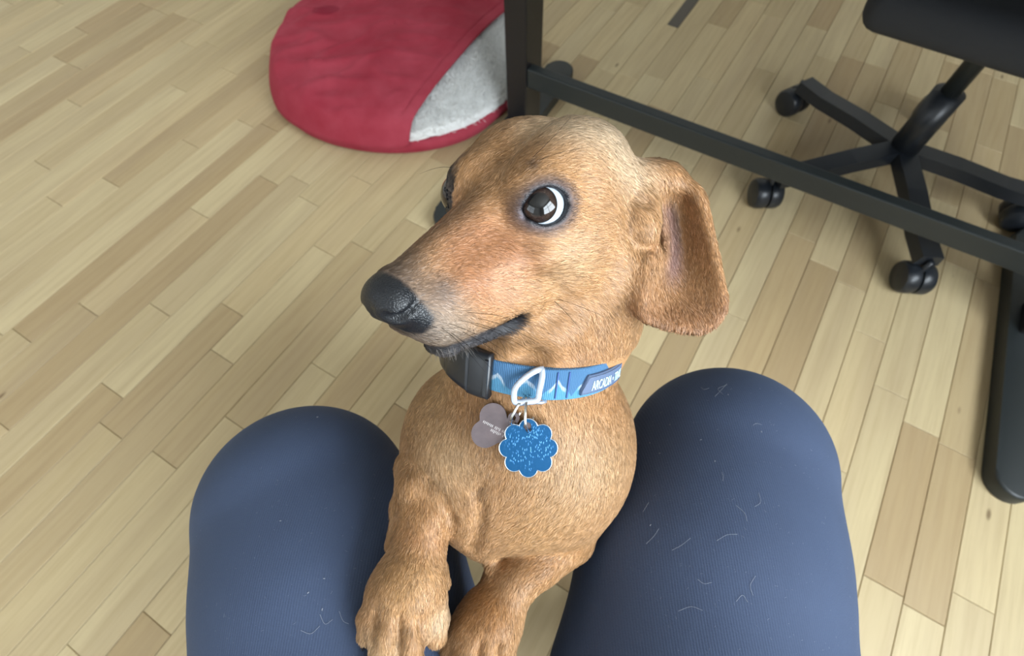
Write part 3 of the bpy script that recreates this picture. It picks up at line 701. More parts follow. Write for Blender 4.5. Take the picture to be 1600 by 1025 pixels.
# ---- coat colours: own markings, plus highlights painted in on skull, cheek and paws
def C3(r, g, b): return np.array(S2L(r, g, b)[:3])
base = np.tile(C3(178, 136, 94), (len(V), 1))
def blob(c, r, col, w=1.0, soft=1.0):
    global base
    d = np.linalg.norm((V - np.asarray(c)) / r, axis=1); f = w * np.clip((1.25 - d) / (0.5 * soft + 0.25), 0, 1); f = f * f * (3 - 2 * np.minimum(f, 1)); f = np.clip(f, 0, 1)[:, None]
    base = base * (1 - f) + np.asarray(col) * f
def seg_dist(Q, pts):
    d = np.full(len(Q), 9.0)
    for a, b in zip(pts[:-1], pts[1:]):
        a = np.array(a, float); b = np.array(b, float); t = np.clip(((Q - a) @ (b - a)) / max((b - a) @ (b - a), 1e-12), 0, 1); d = np.minimum(d, np.linalg.norm(Q - a - t[:, None] * (b - a), axis=1))
    return d
def blend(f, col):
    global base
    f = np.clip(f, 0, 1)[:, None]; base = base * (1 - f) + np.asarray(col) * f
sm = lambda x, a, b: np.clip((x - a) / (b - a), 0, 1) ** 2 * (3 - 2 * np.clip((x - a) / (b - a), 0, 1))
head = sm(LV[:, 0], -0.12, -0.08)
isup = (np.abs(LV[:, 1]) < 0.06) & (LV[:, 2] > -0.075) & (LV[:, 0] > -0.11)
ys = np.abs(LV[:, 1])
# paler skull with its highlight painted in, russet muzzle
blob(HP(-0.045, 0.016, 0.03), 0.036, C3(208, 182, 150), 0.8); blob(HP(-0.058, 0.036, 0.006), 0.026, C3(206, 182, 152), 0.6)
blob(HP(0.036, 0.022, -0.020), 0.030, C3(164, 114, 78), 0.85); blob(HP(0.036, -0.022, -0.020), 0.030, C3(164, 114, 78), 0.85)
blob(HP(-0.005, 0.034, -0.032), 0.018, C3(198, 164, 126), 0.55); blob(HP(0.030, 0.027, -0.036), 0.015, C3(200, 158, 126), 0.5)  # first spot paints the cheekbone highlight into the coat
bridge = np.exp(-(LV[:, 1] / 0.008) ** 2) * sm(LV[:, 0], 0.005, 0.04) * (LV[:, 2] > -0.03); blend(bridge * 0.7, C3(138, 108, 82))
mz = sm(LV[:, 0] - 0.25 * (LV[:, 2] + 0.03), 0.046, 0.074) * isup; blend(mz * 0.8, C3(112, 98, 88))
grey = lambda u, v, r, c, w_: blob(P(u, v, dg.depth(u, v)), r, C3(*c), w_, 1.6)
grey(700, 525, 0.020, (150, 132, 114), 0.8); grey(670, 520, 0.012, (128, 114, 102), 0.7); grey(690, 455, 0.009, (112, 96, 86), 0.7); grey(740, 530, 0.012, (140, 122, 106), 0.6)
lipd = np.minimum(seg_dist(np.c_[LV[:, 0], ys, LV[:, 2]], LIP) / 0.0052, seg_dist(np.c_[LV[:, 0], ys, LV[:, 2]], LIP[-3:]) / 0.0098) * (1 + 0.3 * rng.normal(size=len(V)) * 0.4)
blend(np.clip(1 - lipd, 0, 1) ** 1.1 * sm(LV[:, 0], -0.01, 0.006) * 2.2, C3(22, 22, 25))
grey(798, 505, 0.0070, (36, 36, 40), 1.0); grey(782, 517, 0.006, (36, 36, 40), 0.9); grey(755, 533, 0.005, (40, 40, 44), 0.8)
chin = sm(LV[:, 0], 0.01, 0.05) * sm(-LV[:, 2], 0.0555, 0.059) * isup; blend(chin * 0.9, C3(70, 68, 70))
nose = sm(LV[:, 0] + 0.12 * (ys - 0.012) - 0.25 * (LV[:, 2] + 0.03) + 0.7 * np.minimum(0, LV[:, 2] + 0.037), 0.0705, 0.0740) * sm(LV[:, 2], -0.0465, -0.0430) * isup
blend(nose * 1.0, C3(24, 26, 30))
eyed = np.zeros(len(V))
for (s, ec, e, a2, b2) in EYE:
    q = V - ec; qa, qb, qe = q @ a2, q @ b2, q @ e
    rr_ = np.sqrt((qa / 0.0150) ** 2 + (qb / 0.0118) ** 2); f = np.clip((1.42 - rr_) / 0.5, 0, 1) * (qe > 0.0)
    if s < 0: f = np.clip((1.6 - rr_) / 0.5, 0, 1) * (qe > 0.002) * (np.linalg.norm(q, axis=1) < 0.03)
    blend(f ** 1.3 * (0.85 if s > 0 else 0.95), C3(70, 67, 76) if s > 0 else C3(52, 48, 48)); g = np.clip((0.90 - rr_) / 0.09, 0, 1) * (qe > 0); blend(g, C3(26, 26, 32))
    eyed = np.maximum(eyed, np.clip((1.00 - rr_) / 0.12, 0, 1) * (qe > 0))
    cant = np.clip(1 - np.linalg.norm(q - e * 0.008 - a2 * 0.0130 + b2 * 0.0025, axis=1) / 0.0032, 0, 1); blend(cant * 1.5, C3(150, 140, 150))
    blend(np.exp(-(np.linalg.norm(V - (P(826, 263, dg.depth(826, 263)) if s > 0 else ec + HU * 0.02), axis=1) / 0.0042) ** 2) * 0.9, C3(84, 60, 42))
# ear: dark leather inside, brown lower edge
ed = np.full(len(V), 9.0); ei = np.zeros(len(V), int)
nearear = np.linalg.norm(V - P(1065, 400, 0.29), axis=1) < 0.075
from mathutils.kdtree import KDTree
kd = KDTree(len(ep)); [kd.insert(tuple(p), i) for i, p in enumerate(ep)]; kd.balance()
for i in np.nonzero(nearear)[0]:
    _, j, d = kd.find(tuple(V[i])); ed[i] = d; ei[i] = j
ear = np.clip(1.6 - ed / 0.006, 0, 1); eu = (ei // 90) / 51.0; evv = (ei % 90) / 89.0
face = (VN @ (-Fv)) > 0.05
blend(ear * sm(evv, 0.5, 0.85) * 0.75, C3(142, 100, 72)); blend(ear * 0.4, C3(176, 128, 84))
inner = ear * face * np.exp(-((eu - 0.30) / 0.20) ** 2) * sm(evv, 0.12, 0.25) * (1 - sm(evv, 0.50, 0.70)); blend(inner * 0.85, C3(128, 100, 98))
blend(ear * face * np.exp(-((eu - 0.42) / 0.10) ** 2) * sm(evv, 0.05, 0.15) * (1 - sm(evv, 0.3, 0.45)) * 0.6, C3(82, 60, 44))
# legs and body
for (u, v, d, r, c, w_) in [(665, 800, .325, .022, (176, 126, 74), .8), (660, 840, .32, .018, (166, 114, 70), .8), (640, 910, .30, .022, (196, 152, 100), .6), (650, 760, .33, .014, (186, 138, 86), .6), (760, 960, .325, .022, (176, 126, 76), .8), (840, 880, .35, .02, (176, 126, 76), .8), (890, 850, .36, .025, (182, 134, 84), .6),
                         (680, 620, .33, .03, (198, 160, 114), .6), (710, 700, .32, .03, (198, 164, 124), .7), (900, 720, .32, .045, (196, 162, 122), .7), (840, 800, .33, .035, (196, 154, 104), .5), (930, 600, .33, .04, (174, 128, 84), .8), (760, 620, .32, .03, (174, 128, 84), .8),
                         (880, 540, .30, .03, (170, 122, 78), .8), (600, 1010, .30, .02, (212, 182, 142), .6), (680, 960, .31, .014, (222, 196, 162), .7), (570, 960, .31, .012, (210, 178, 140), .5)]:  # pale toe and paw spots are highlights put into the coat colour
    blob(P(u, v, d), r, C3(*c), w_, 1.6)
base = np.clip(base, 0.004, 1)

def dog_skin():
    m = mat('dog_skin', rough=0.55, spec=0.4); at = N(m, 'ShaderNodeAttribute', attribute_name='col'); wt_ = N(m, 'ShaderNodeAttribute', attribute_name='wet')
    co = obj_coord(m); n1 = noise_t(m, co, 420, 3)
    c = mix_c(m, math_n(m, 'MULTIPLY', n1, 0.35), at.outputs['Color'], mix_c(m, 1.0, at.outputs['Color'], (0.55, 0.5, 0.45, 1), 'MULTIPLY')); Lk(m, c, bsdf(m).inputs['Base Color'])
    Lk(m, math_n(m, 'SUBTRACT', 0.75, math_n(m, 'MULTIPLY', wt_.outputs['Fac'], 0.42)), bsdf(m).inputs['Roughness'])
    vo = N(m, 'ShaderNodeTexVoronoi', feature='DISTANCE_TO_EDGE'); vo.inputs['Scale'].default_value = 900; Lk(m, co, vo.inputs['Vector'])
    bump(m, math_n(m, 'ADD', math_n(m, 'MULTIPLY', ramp(m, vo.outputs['Distance'], [(0, (0, 0, 0, 1)), (0.25, (1, 1, 1, 1))]), wt_.outputs['Fac']), math_n(m, 'MULTIPLY', n1, 0.3)), 0.35, 0.0004); return m
DOGM = dog_skin()
me = field_mesh('dog', V, F, DOGM)
a = me.attributes.new('col', 'FLOAT_COLOR', 'POINT'); a.data.foreach_set('color', np.c_[base, np.ones(len(V))].astype(np.float32).ravel())
wet = np.clip(np.maximum(nose, eyed * 0.8), 0, 1)
a = me.attributes.new('wet', 'FLOAT', 'POINT'); a.data.foreach_set('value', wet.astype(np.float32))
dog = link(bpy.data.objects.new('dog', me)); tag(dog, 'tan short-haired dachshund looking left with front paws on a thigh', 'dog')
DBVH = BVHTree.FromPolygons([tuple(v) for v in V], [tuple(f) for f in F])
def on_dog(u, v, lift=0.0):
    h = DBVH.ray_cast(Vector(CAMP), Vector(ray(u, v))); return (None, None) if h[0] is None else (np.array(h[0]) + np.array(h[1]) * lift, np.array(h[1]))

# ---- eyeballs
def eye_mat():
    m = mat('eyeball', rough=0.12, spec=0.25, Coat_Weight=0.7, Coat_Roughness=0.02); co = obj_coord(m); sp = N(m, 'ShaderNodeSeparateXYZ')
    nv = N(m, 'ShaderNodeVectorMath', operation='NORMALIZE'); Lk(m, co, nv.inputs[0]); Lk(m, nv.outputs[0], sp.inputs[0])
    an = math_n(m, 'DIVIDE', math_n(m, 'ARCCOSINE', sp.outputs['Z']), math.pi)
    fib = noise_t(m, co, 900, 2); iris = mix_c(m, fib, S2L(34, 25, 22), S2L(54, 40, 34))
    f_iris = ramp(m, an, [(0.252, (0, 0, 0, 1)), (0.268, (1, 1, 1, 1))]); f_pup = ramp(m, an, [(0.135, (1, 1, 1, 1)), (0.165, (0, 0, 0, 1))])
    f_lim = ramp(m, an, [(0.21, (0, 0, 0, 1)), (0.25, (1, 1, 1, 1))])
    c = mix_c(m, f_pup, iris, S2L(8, 8, 10)); c = mix_c(m, math_n(m, 'MULTIPLY', f_lim, 0.8), c, S2L(14, 11, 11)); c = mix_c(m, f_iris, c, S2L(186, 196, 206))
    Lk(m, c, bsdf(m).inputs['Base Color']); return m
EYEM = eye_mat()
for (s, ec, e, a2, b2) in EYE:
    bm = bmesh.new(); bmesh.ops.create_uvsphere(bm, u_segments=48, v_segments=32, radius=ER)
    r_ = ray(842, 319); bq = r_ @ (CAMP - ec); cq = (CAMP - ec) @ (CAMP - ec) - ER ** 2
    tgt = CAMP + r_ * (-bq - math.sqrt(max(bq * bq - cq, 0))) if s > 0 else ec + e * 0.01 + HF * 0.004
    z = Vector(tgt - ec).normalized(); M = z.to_track_quat('Z', 'Y').to_matrix().to_4x4()
    me_ = bpy.data.meshes.new('eye'); bm.to_mesh(me_); bm.free(); me_.materials.append(EYEM)
    for p in me_.polygons: p.use_smooth = True
    o = link(bpy.data.objects.new('eye', me_), dog); o.matrix_local = Matrix.Translation(Vector(ec)) @ M; o['label'] = 'glossy dark brown eye with white rim'
# ---- claws
CLAW = mat('dark_claw', S2L(44, 40, 40), 0.3)
for t in TOES + TOES2:
    (u0, v0, d0, r0), (u, v, d, r) = t[-2], t[-1]; tip = P(u, v, d); dr = tip - P(u0, v0, d0); dr /= np.linalg.norm(dr)
    b0 = tip + dr * px(r, d) * 0.75; pth = [b0, b0 + dr * 0.005 + Fv * 0.001, b0 + dr * 0.009 + Fv * 0.0035]
    vs = []; fs = []; K = 8
    for i, (q, rad) in enumerate(zip(pth, (0.0022, 0.0017, 0.0003))):
        for j in range(K): vs.append(q + (Rv * math.cos(2 * math.pi * j / K) + np.cross(dr, Rv) * math.sin(2 * math.pi * j / K)) * rad)
    for i in range(2):
        for j in range(K): fs.append((i * K + j, i * K + (j + 1) % K, (i + 1) * K + (j + 1) % K, (i + 1) * K + j))
    fs.append(tuple(range(K))[::-1]); fs.append(tuple(2 * K + j for j in range(K)))
    mesh_obj('claw', vs, fs, CLAW, dog)

# ---- coat of short hairs
GUIDE = [((600, 440), (640, 405)), ((640, 405), (690, 350)), ((690, 350), (730, 290)), ((730, 280), (770, 235)), ((720, 240), (760, 205)), ((790, 240), (840, 200)), ((840, 230), (885, 195)), ((880, 250), (935, 215)), ((930, 230), (975, 250)), ((960, 280), (990, 290)),
         ((700, 400), (745, 365)), ((660, 440), (700, 420)), ((690, 470), (740, 455)), ((760, 370), (805, 365)), ((740, 420), (800, 415)), ((800, 400), (860, 415)), ((800, 450), (850, 455)), ((850, 375), (905, 385)), ((920, 380), (965, 375)), ((900, 330), (950, 325)), ((870, 430), (930, 440)), ((940, 430), (985, 440)),
         ((660, 500), (690, 520)), ((640, 525), (655, 545)), ((700, 500), (735, 525)), ((740, 480), (780, 500)), ((780, 470), (815, 480)), ((690, 540), (715, 558)), ((750, 520), (770, 545)), ((820, 520), (860, 535)), ((880, 490), (930, 510)), ((860, 550), (880, 575)), ((950, 500), (965, 545)), ((920, 540), (935, 575)), ((800, 540), (810, 570)),
         ((720, 590), (690, 640)), ((690, 640), (670, 700)), ((720, 660), (715, 740)), ((760, 640), (765, 720)), ((830, 640), (850, 720)), ((900, 630), (930, 700)), ((950, 620), (965, 690)), ((960, 720), (945, 800)), ((880, 720), (885, 790)), ((820, 740), (800, 800)), ((860, 790), (820, 830)), ((800, 820), (770, 845)), ((720, 760), (740, 810)), ((760, 770), (750, 790)),
         ((650, 730), (662, 790)), ((630, 760), (625, 830)), ((670, 800), (665, 860)), ((655, 850), (640, 900)), ((620, 900), (595, 950)), ((650, 910), (645, 960)), ((680, 910), (685, 960)), ((600, 960), (592, 1010)), ((640, 960), (636, 1020)), ((680, 950), (682, 1000)),
         ((900, 850), (850, 880)), ((850, 880), (800, 910)), ((800, 900), (775, 950)), ((770, 950), (755, 1000)), ((740, 980), (725, 1020)), ((790, 980), (785, 1020)),
         ((1000, 270), (1040, 285)), ((1040, 280), (1075, 320)), ((1075, 320), (1090, 380)), ((1100, 360), (1112, 420)), ((1040, 330), (1065, 380)), ((1060, 400), (1062, 460)), ((1020, 430), (1015, 480)), ((1100, 440), (1112, 490)), ((1060, 470), (1058, 510)), ((1000, 320), (1010, 370)), ((990, 300), (1005, 310))]
def coat():
    dep = np.array([dg.depth(*a) for a, _ in GUIDE]); gp = np.array([P(a[0], a[1], d) for (a, _), d in zip(GUIDE, dep)])
    gd = np.array([Rv * (b[0] - a[0]) - Uv * (b[1] - a[1]) for a, b in GUIDE]); gd /= np.linalg.norm(gd, axis=1)[:, None]
    # density: none on nose leather, lid rims, claws; thin where never seen
    T = np.vstack([F[:, [0, 1, 2]], F[:, [0, 2, 3]]])
    A = 0.5 * np.linalg.norm(np.cross(V[T[:, 1]] - V[T[:, 0]], V[T[:, 2]] - V[T[:, 0]]), axis=1)
    dens = np.ones(len(V)); dens *= 1 - np.clip(nose * 1.6, 0, 1); dens *= 1 - np.clip(eyed * 1.3, 0, 1)
    dens *= np.where(V[:, 2] < 0.47, 0.12, 1.0); dens *= np.where((VN @ Fv) > 0.45, 0.25, 1.0)
    dens *= 1 - 0.55 * np.clip(inner, 0, 1)
    col_d = np.abs((V - CC) @ cn); rad_d = np.linalg.norm((V - CC) - ((V - CC) @ cn)[:, None] * cn, axis=1)
    under = (col_d < 0.0082) & (rad_d < 0.075) & (((V - HO) @ HF) < 0.02); dens[under] = 0
    hard = np.clip(1 - seg_dist(np.c_[LV[:, 0], ys, LV[:, 2]], LIP) / 0.0018, 0, 1); dens *= 1 - hard
    w_ = A * dens[T].mean(1); n = int(380000 * FUR)
    t = rng.choice(len(T), n, p=w_ / w_.sum()); r1 = np.sqrt(rng.random(n)); r2 = rng.random(n); bc = np.stack([1 - r1, r1 * (1 - r2), r1 * r2], 1)
    tri = T[t]; q = (V[tri] * bc[:, :, None]).sum(1); nr = (VN[tri] * bc[:, :, None]).sum(1); nr /= np.linalg.norm(nr, axis=1)[:, None]
    cl = (base[tri] * bc[:, :, None]).sum(1)
    dirs = np.zeros((n, 3))
    for s0 in range(0, n, 20000):
        qq = q[s0:s0 + 20000]; d2 = ((qq[:, None] - gp[None]) ** 2).sum(2); ww = np.exp(-d2 / (2 * 0.011 ** 2)) + 1e-5 / (d2 + 1e-4); dirs[s0:s0 + 20000] = ww @ gd
    sx = lambda f, a, b, c: np.sin(q[:, 0] * f + a + 1.7 * np.sin(q[:, 1] * f * 0.63 + b)) * np.sin(q[:, 2] * f * 0.8 + c)
    wav = np.stack([sx(260, 0.3, 1.1, 2.0) + 0.6 * sx(520, 1.3, 0.2, 0.7), sx(240, 2.3, 0.4, 1.0) + 0.6 * sx(560, 0.1, 2.2, 1.7), sx(280, 1.0, 2.1, 0.4) + 0.6 * sx(480, 2.6, 1.2, 0.9)], 1)
    dirs += 0.20 * wav * np.linalg.norm(dirs, axis=1)[:, None]; tone_ = 1 + 0.07 * sx(300, 0.9, 0.3, 1.4) + 0.05 * sx(650, 1.9, 1.3, 0.4)
    dirs += rng.normal(0, 0.15, (n, 3)) * np.linalg.norm(dirs, axis=1)[:, None]
    dirs -= nr * (dirs * nr).sum(1)[:, None]; dirs /= np.linalg.norm(dirs, axis=1)[:, None] + 1e-9
    l = (q - HO) @ HM.T
    hl = 0.0042 + 0.0014 * rng.random(n); muz = sm(l[:, 0], 0.0, 0.05) * (np.abs(l[:, 1]) < 0.05) * (l[:, 2] > -0.08); hl *= 1 - 0.42 * muz
    for (s, ec, e, a2, b2) in EYE: hl *= 1 - 0.55 * np.clip(1.6 - np.linalg.norm(q - ec, axis=1) / 0.016, 0, 1)
    chest = (~(l[:, 0] > -0.10)) | (l[:, 2] < -0.07); hl *= np.where(chest, 1.08, 1.0); eary = np.linalg.norm(q - P(1065, 430, 0.288), axis=1) < 0.045; hl *= np.where(eary, 0.72, 1.0); hl *= np.where((q - CAMP) @ Uv < -0.125, 0.8, 1.0)
    hc_ = (q - CC) @ cn; nearc = (hc_ > 0) & (hc_ < 0.017) & (np.linalg.norm(q - CC, axis=1) < 0.07); hl *= np.where(nearc, np.clip((hc_ - 0.0088) / 0.0075, 0.22, 1.0), 1.0)
    lift = np.radians(9 + 8 * rng.random(n)); ca, sa = np.cos(lift)[:, None], np.sin(lift)[:, None]; L = hl[:, None]
    p0 = q - nr * 0.0003; p1 = q + L * 0.33 * (dirs * ca + nr * sa * 1.25); p2 = q + L * 0.68 * (dirs * ca + nr * sa * 1.0); p3 = q + L * (dirs * ca + nr * sa * 0.72)
    pts = np.stack([p0, p1, p2, p3], 1)
    tipv = p3 - CC; th_ = tipv @ cn; keep = ~((np.abs(th_) < 0.0080) & (np.linalg.norm(tipv - th_[:, None] * cn, axis=1) < 0.0575) & (l[:, 0] < 0.03))
    pts, cl, nr = pts[keep], cl[keep], nr[keep]; n = len(pts)
    cl = cl * tone_[keep][:, None] * (0.66 + 0.50 * rng.random((n, 1)) ** 1.0); pale = (rng.random(n) < 0.24)[:, None]; lum = cl.mean(1, keepdims=True)
    cl = np.where(pale, cl * 1.32 + 0.06 * (lum > 0.05), cl); dk = (rng.random(n) < 0.10)[:, None]; cl = np.where(dk, cl * 0.62, cl)
    rad = np.tile([0.000105, 0.0001, 0.00008, 0.00003], (n, 1)) * (0.8 + 0.5 * rng.random((n, 1)))
    m = mat('dog_hair', rough=0.5, spec=0.35); at = N(m, 'ShaderNodeAttribute', attribute_name='col'); Lk(m, at.outputs['Color'], bsdf(m).inputs['Base Color'])
    an = N(m, 'ShaderNodeAttribute', attribute_name='nrm'); gm = N(m, 'ShaderNodeNewGeometry')
    vm = N(m, 'ShaderNodeMix', data_type='VECTOR'); vm.inputs[0].default_value = 0.68
    vi = [i for i in vm.inputs if i.type == 'VECTOR']; Lk(m, gm.outputs['Normal'], vi[0]); Lk(m, an.outputs['Vector'], vi[1])
    nn_ = N(m, 'ShaderNodeVectorMath', operation='NORMALIZE'); vo_ = [o for o in vm.outputs if o.type == 'VECTOR'][0]; Lk(m, vo_, nn_.inputs[0]); Lk(m, nn_.outputs[0], bsdf(m).inputs['Normal'])
    o = hair_obj('coat', pts, rad, cl, nr, m, dog); o['kind'] = 'stuff'; o['label'] = 'short smooth tan coat'
if FUR > 0: coat()
# ---- whiskers, lashes, brow hairs
def whiskers():
    W = []; R_ = []
    def wh(u, v, du, dv, lift=0.012, bend=0.004, r=0.00011):
        p, n = on_dog(u, v)
        if p is None: return
        d = Rv * du - Uv * dv; L = np.linalg.norm(d) * 0.25 / FPX; d = d / np.linalg.norm(d)
        W.append([p, p + d * L * 0.33 + n * lift * 0.35, p + d * L * 0.68 + n * lift * 0.7 - Uv * bend * 0.4, p + d * L + n * lift - Uv * bend]); R_.append([r, r * 0.85, r * 0.6, r * 0.25])
    for a in [(700, 505, 70, 18), (716, 500, 80, 8), (728, 488, 85, -2), (735, 505, 70, 12), (722, 518, 66, 22), (745, 497, 60, 4), (705, 520, 50, 30), (690, 512, 45, 28)]: wh(*a)
    wh(868, 466, 85, 18, .006, .002); wh(866, 470, 48, 46, .006, .002); wh(830, 248, 60, -26, .010, -.002); wh(838, 252, 85, 4, .014, .003)
    wh(712, 250, -62, -52, .004, -.004); wh(710, 256, -70, -20, .004, .002); wh(708, 262, -45, 6, .004, .004)
    n0 = len(W)
    for k in range(46): x_ = 640 + 105 * rng.random(); wh(x_, 549 - max(0, x_ - 700) * 0.26 - 6 * rng.random(), rng.normal(4, 4), 8 + 7 * rng.random(), 0.0015, 0.001, 0.00008)
    cl = np.tile(C3(22, 18, 16), (len(W), 1)); cl[n0:] = C3(110, 104, 100) * (0.3 + 1.2 * rng.random((len(W) - n0, 1)))
    m = mat('whisker', rough=0.6, spec=0.1); at = N(m, 'ShaderNodeAttribute', attribute_name='col'); Lk(m, at.outputs['Color'], bsdf(m).inputs['Base Color'])
    o = hair_obj('whiskers', np.array(W), np.array(R_), cl, None, m, dog); o['kind'] = 'stuff'
whiskers()

# ------------------------------------------------------------------ blue collar
def web_mat():
    m = mat('blue_webbing', rough=0.6, spec=0.3, Sheen_Weight=0.15); uv = N(m, 'ShaderNodeUVMap', uv_map='uv'); sp = N(m, 'ShaderNodeSeparateXYZ'); Lk(m, uv.outputs[0], sp.inputs[0])
    u, v = sp.outputs['X'], sp.outputs['Y']                     # u in metres along the band, v 0 (bottom) .. 1 (top)
    z1 = math_n(m, 'PINGPONG', math_n(m, 'ADD', u, 0.5025), 0.0085); z2 = math_n(m, 'PINGPONG', math_n(m, 'ADD', u, 0.4005), 0.0031)
    ridge = math_n(m, 'ADD', math_n(m, 'MULTIPLY', z1, 58.0), math_n(m, 'ADD', math_n(m, 'MULTIPLY', z2, 25.0), 0.10))
    dlt = math_n(m, 'SUBTRACT', v, ridge)
    c = mix_c(m, ramp(m, math_n(m, 'ADD', dlt, 0.5), [(0.49, (0, 0, 0, 1)), (0.51, (1, 1, 1, 1))]), S2L(84, 146, 178), S2L(66, 106, 140))
    wh = math_n(m, 'MULTIPLY', ramp(m, math_n(m, 'ADD', dlt, 0.5), [(0.36, (0, 0, 0, 1)), (0.42, (1, 1, 1, 1)), (0.50, (1, 1, 1, 1)), (0.54, (0, 0, 0, 1))]), ramp(m, math_n(m, 'MULTIPLY', z1, 100.0), [(0.30, (0, 0, 0, 1)), (0.5, (1, 1, 1, 1))]))
    c = mix_c(m, math_n(m, 'MULTIPLY', wh, 0.8), c, S2L(196, 206, 214))
    rib = math_n(m, 'SINE', math_n(m, 'MULTIPLY', u, 2 * math.pi / 0.00105)); ribn = math_n(m, 'ADD', math_n(m, 'MULTIPLY', rib, 0.5), 0.5)
    c = mix_c(m, math_n(m, 'MULTIPLY', math_n(m, 'SUBTRACT', 1.0, ribn), 0.5), c, S2L(40, 92, 140))
    Lk(m, c, bsdf(m).inputs['Base Color']); bump(m, ribn, 0.6, 0.0004); return m
WEB = web_mat(); BPL = mat('black_acetal', S2L(34, 36, 40), 0.35, spec=0.5); ALU = mat('brushed_aluminium', S2L(196, 206, 222), 0.42, 0.7)
bump(ALU, noise_t(ALU, obj_coord(ALU), 700, 2), 0.12, 0.0002)
RUB = mat('grey_rubber', S2L(88, 104, 132), 0.55); LETT = mat('pale_blue_print', S2L(206, 232, 242), 0.5)
collar = empty('dog_collar', CC); tag(collar, "blue patterned webbing collar with black buckle on the dog's neck", 'collar')
RC = 0.0540
def ring_pt(th, h=0.0, dr=0.0):
    """th measured from the front of the neck towards the viewer's right; h along the neck, dr outwards"""
    o = cf * math.cos(th) + cr * math.sin(th); return CC + o * (RC + dr) + cn * h, o
BW = 0.0190
def band(t0, t1, w, th, n, name, m, parent, dr=0.0, uvs=False, bev=0.0005):
    pr = [(th / 2, -w / 2 + bev), (th / 2, w / 2 - bev), (th / 2 - bev, w / 2), (-th / 2, w / 2), (-th / 2, -w / 2), (th / 2 - bev, -w / 2)]
    vs, fs, us = [], [], []; k = len(pr)
    for i in range(n + 1):
        a = t0 + (t1 - t0) * i / n
        for (x, y) in pr: vs.append(ring_pt(a, y, x + dr)[0]); us.append(((a + math.pi) * RC, y / w + 0.5))
    for i in range(n):
        for j in range(k): fs.append((i * k + j, i * k + (j + 1) % k, (i + 1) * k + (j + 1) % k, (i + 1) * k + j))
    fs.append(tuple(range(k))[::-1]); fs.append(tuple(n * k + j for j in range(k)))
    o = mesh_obj(name, vs, fs, m, parent, smooth=False)
    if uvs:
        ul = o.data.uv_layers.new(name='uv')
        for lp in o.data.loops: ul.data[lp.index].uv = us[lp.vertex_index]
    return o
def th_of(u, v=600):
    best = min(np.linspace(-1.5, 1.5, 600), key=lambda a: abs(CX + FPX * ((ring_pt(a)[0] - CAMP) @ Rv) / ((ring_pt(a)[0] - CAMP) @ Fv) - u)); return float(best)
tb = th_of(773)
band(tb - 0.10, tb - 0.35 + 2 * math.pi - 0.35, BW, 0.0018, 150, 'webbing', WEB, collar, uvs=True)
band(th_of(848), 1.50, BW * 0.99, 0.0016, 40, 'webbing_overlap', WEB, collar, dr=0.0017, uvs=True)
# stitched bar of the overlap
for k_ in (868, 885): 
    a = th_of(k_); band(a - 0.006, a + 0.006, BW * 0.86, 0.0006, 3, 'stitching', mat('navy_thread', S2L(58, 84, 140), 0.8), collar, dr=0.0029)
# buckle
def block(t0, t1, w0, w1, thk0, thk1, name, dr, n=10, parent=None, m=BPL):
    vs, fs = [], []; K = 12
    for i in range(n + 1):
        f = i / n; a = t0 + (t1 - t0) * f; w = (w0 + (w1 - w0) * f) / 2; t = (thk0 + (thk1 - thk0) * f) / 2
        for j in range(K):
            g = 2 * math.pi * j / K + math.pi / K; x = math.copysign(abs(math.cos(g)) ** 0.45, math.cos(g)) * t; y = math.copysign(abs(math.sin(g)) ** 0.35, math.sin(g)) * w
            vs.append(ring_pt(a, y, x + dr)[0])
    for i in range(n):
        for j in range(K): fs.append((i * K + j, i * K + (j + 1) % K, (i + 1) * K + (j + 1) % K, (i + 1) * K + j))
    fs.append(tuple(range(K))[::-1]); fs.append(tuple(n * K + j for j in range(K)))
    return mesh_obj(name, vs, fs, m, parent)
bk = block(tb - 0.62, tb - 0.24, 0.0225, 0.0270, 0.0085, 0.0090, 'buckle', 0.0030, 10, collar); bk['label'] = 'black plastic side-release buckle'
block(tb - 0.26, tb - 0.02, 0.0285, 0.0275, 0.0085, 0.0070, 'buckle_bar', 0.0030, 8, bk)
block(tb - 1.05, tb - 0.60, 0.0235, 0.0215, 0.0075, 0.0085, 'buckle_clip', 0.0028, 10, bk)
band(tb - 0.055, tb - 0.02, 0.0225, 0.0010, 4, 'buckle_rim', BPL, bk, dr=0.0070)
# rubber name patch with lettering
t0, t1 = th_of(903), 1.22
vs, fs = [], []; n = 36; LW = 0.0118; LT = 0.0024; hb = -0.0010
for i in range(n + 1):
    f = i / n; a = t0 + (t1 - t0) * f; e0 = min(1.0, f / 0.10); lo_, hi_ = -LW / 2, -LW / 2 + LW * (0.25 + 0.75 * e0)
    for (x, y) in ((LT, lo_ + 0.0009), (LT, hi_ - 0.0009), (LT - 0.0009, hi_), (0, hi_), (0, lo_), (LT - 0.0009, lo_)): vs.append(ring_pt(a, y + hb, x + 0.0024)[0])
for i in range(n):
    for j in range(6): fs.append((i * 6 + j, i * 6 + (j + 1) % 6, (i + 1) * 6 + (j + 1) % 6, (i + 1) * 6 + j))
fs.append(tuple(range(6))[::-1]); fs.append(tuple(n * 6 + j for j in range(6)))
patch = mesh_obj('rubber_patch', vs, fs, RUB, collar, smooth=False)
rim = [ring_pt(t0 + (t1 - t0) * f, y + hb, 0.0024 + LT)[0] for f, y in [(0.012, -LW / 2 + 0.001)] + [(q, -LW / 2 + 0.001) for q in np.linspace(0.05, 0.99, 24)] + [(q, LW / 2 - 0.001) for q in np.linspace(0.99, 0.12, 24)] + [(0.012, -LW / 2 + 0.003)]]
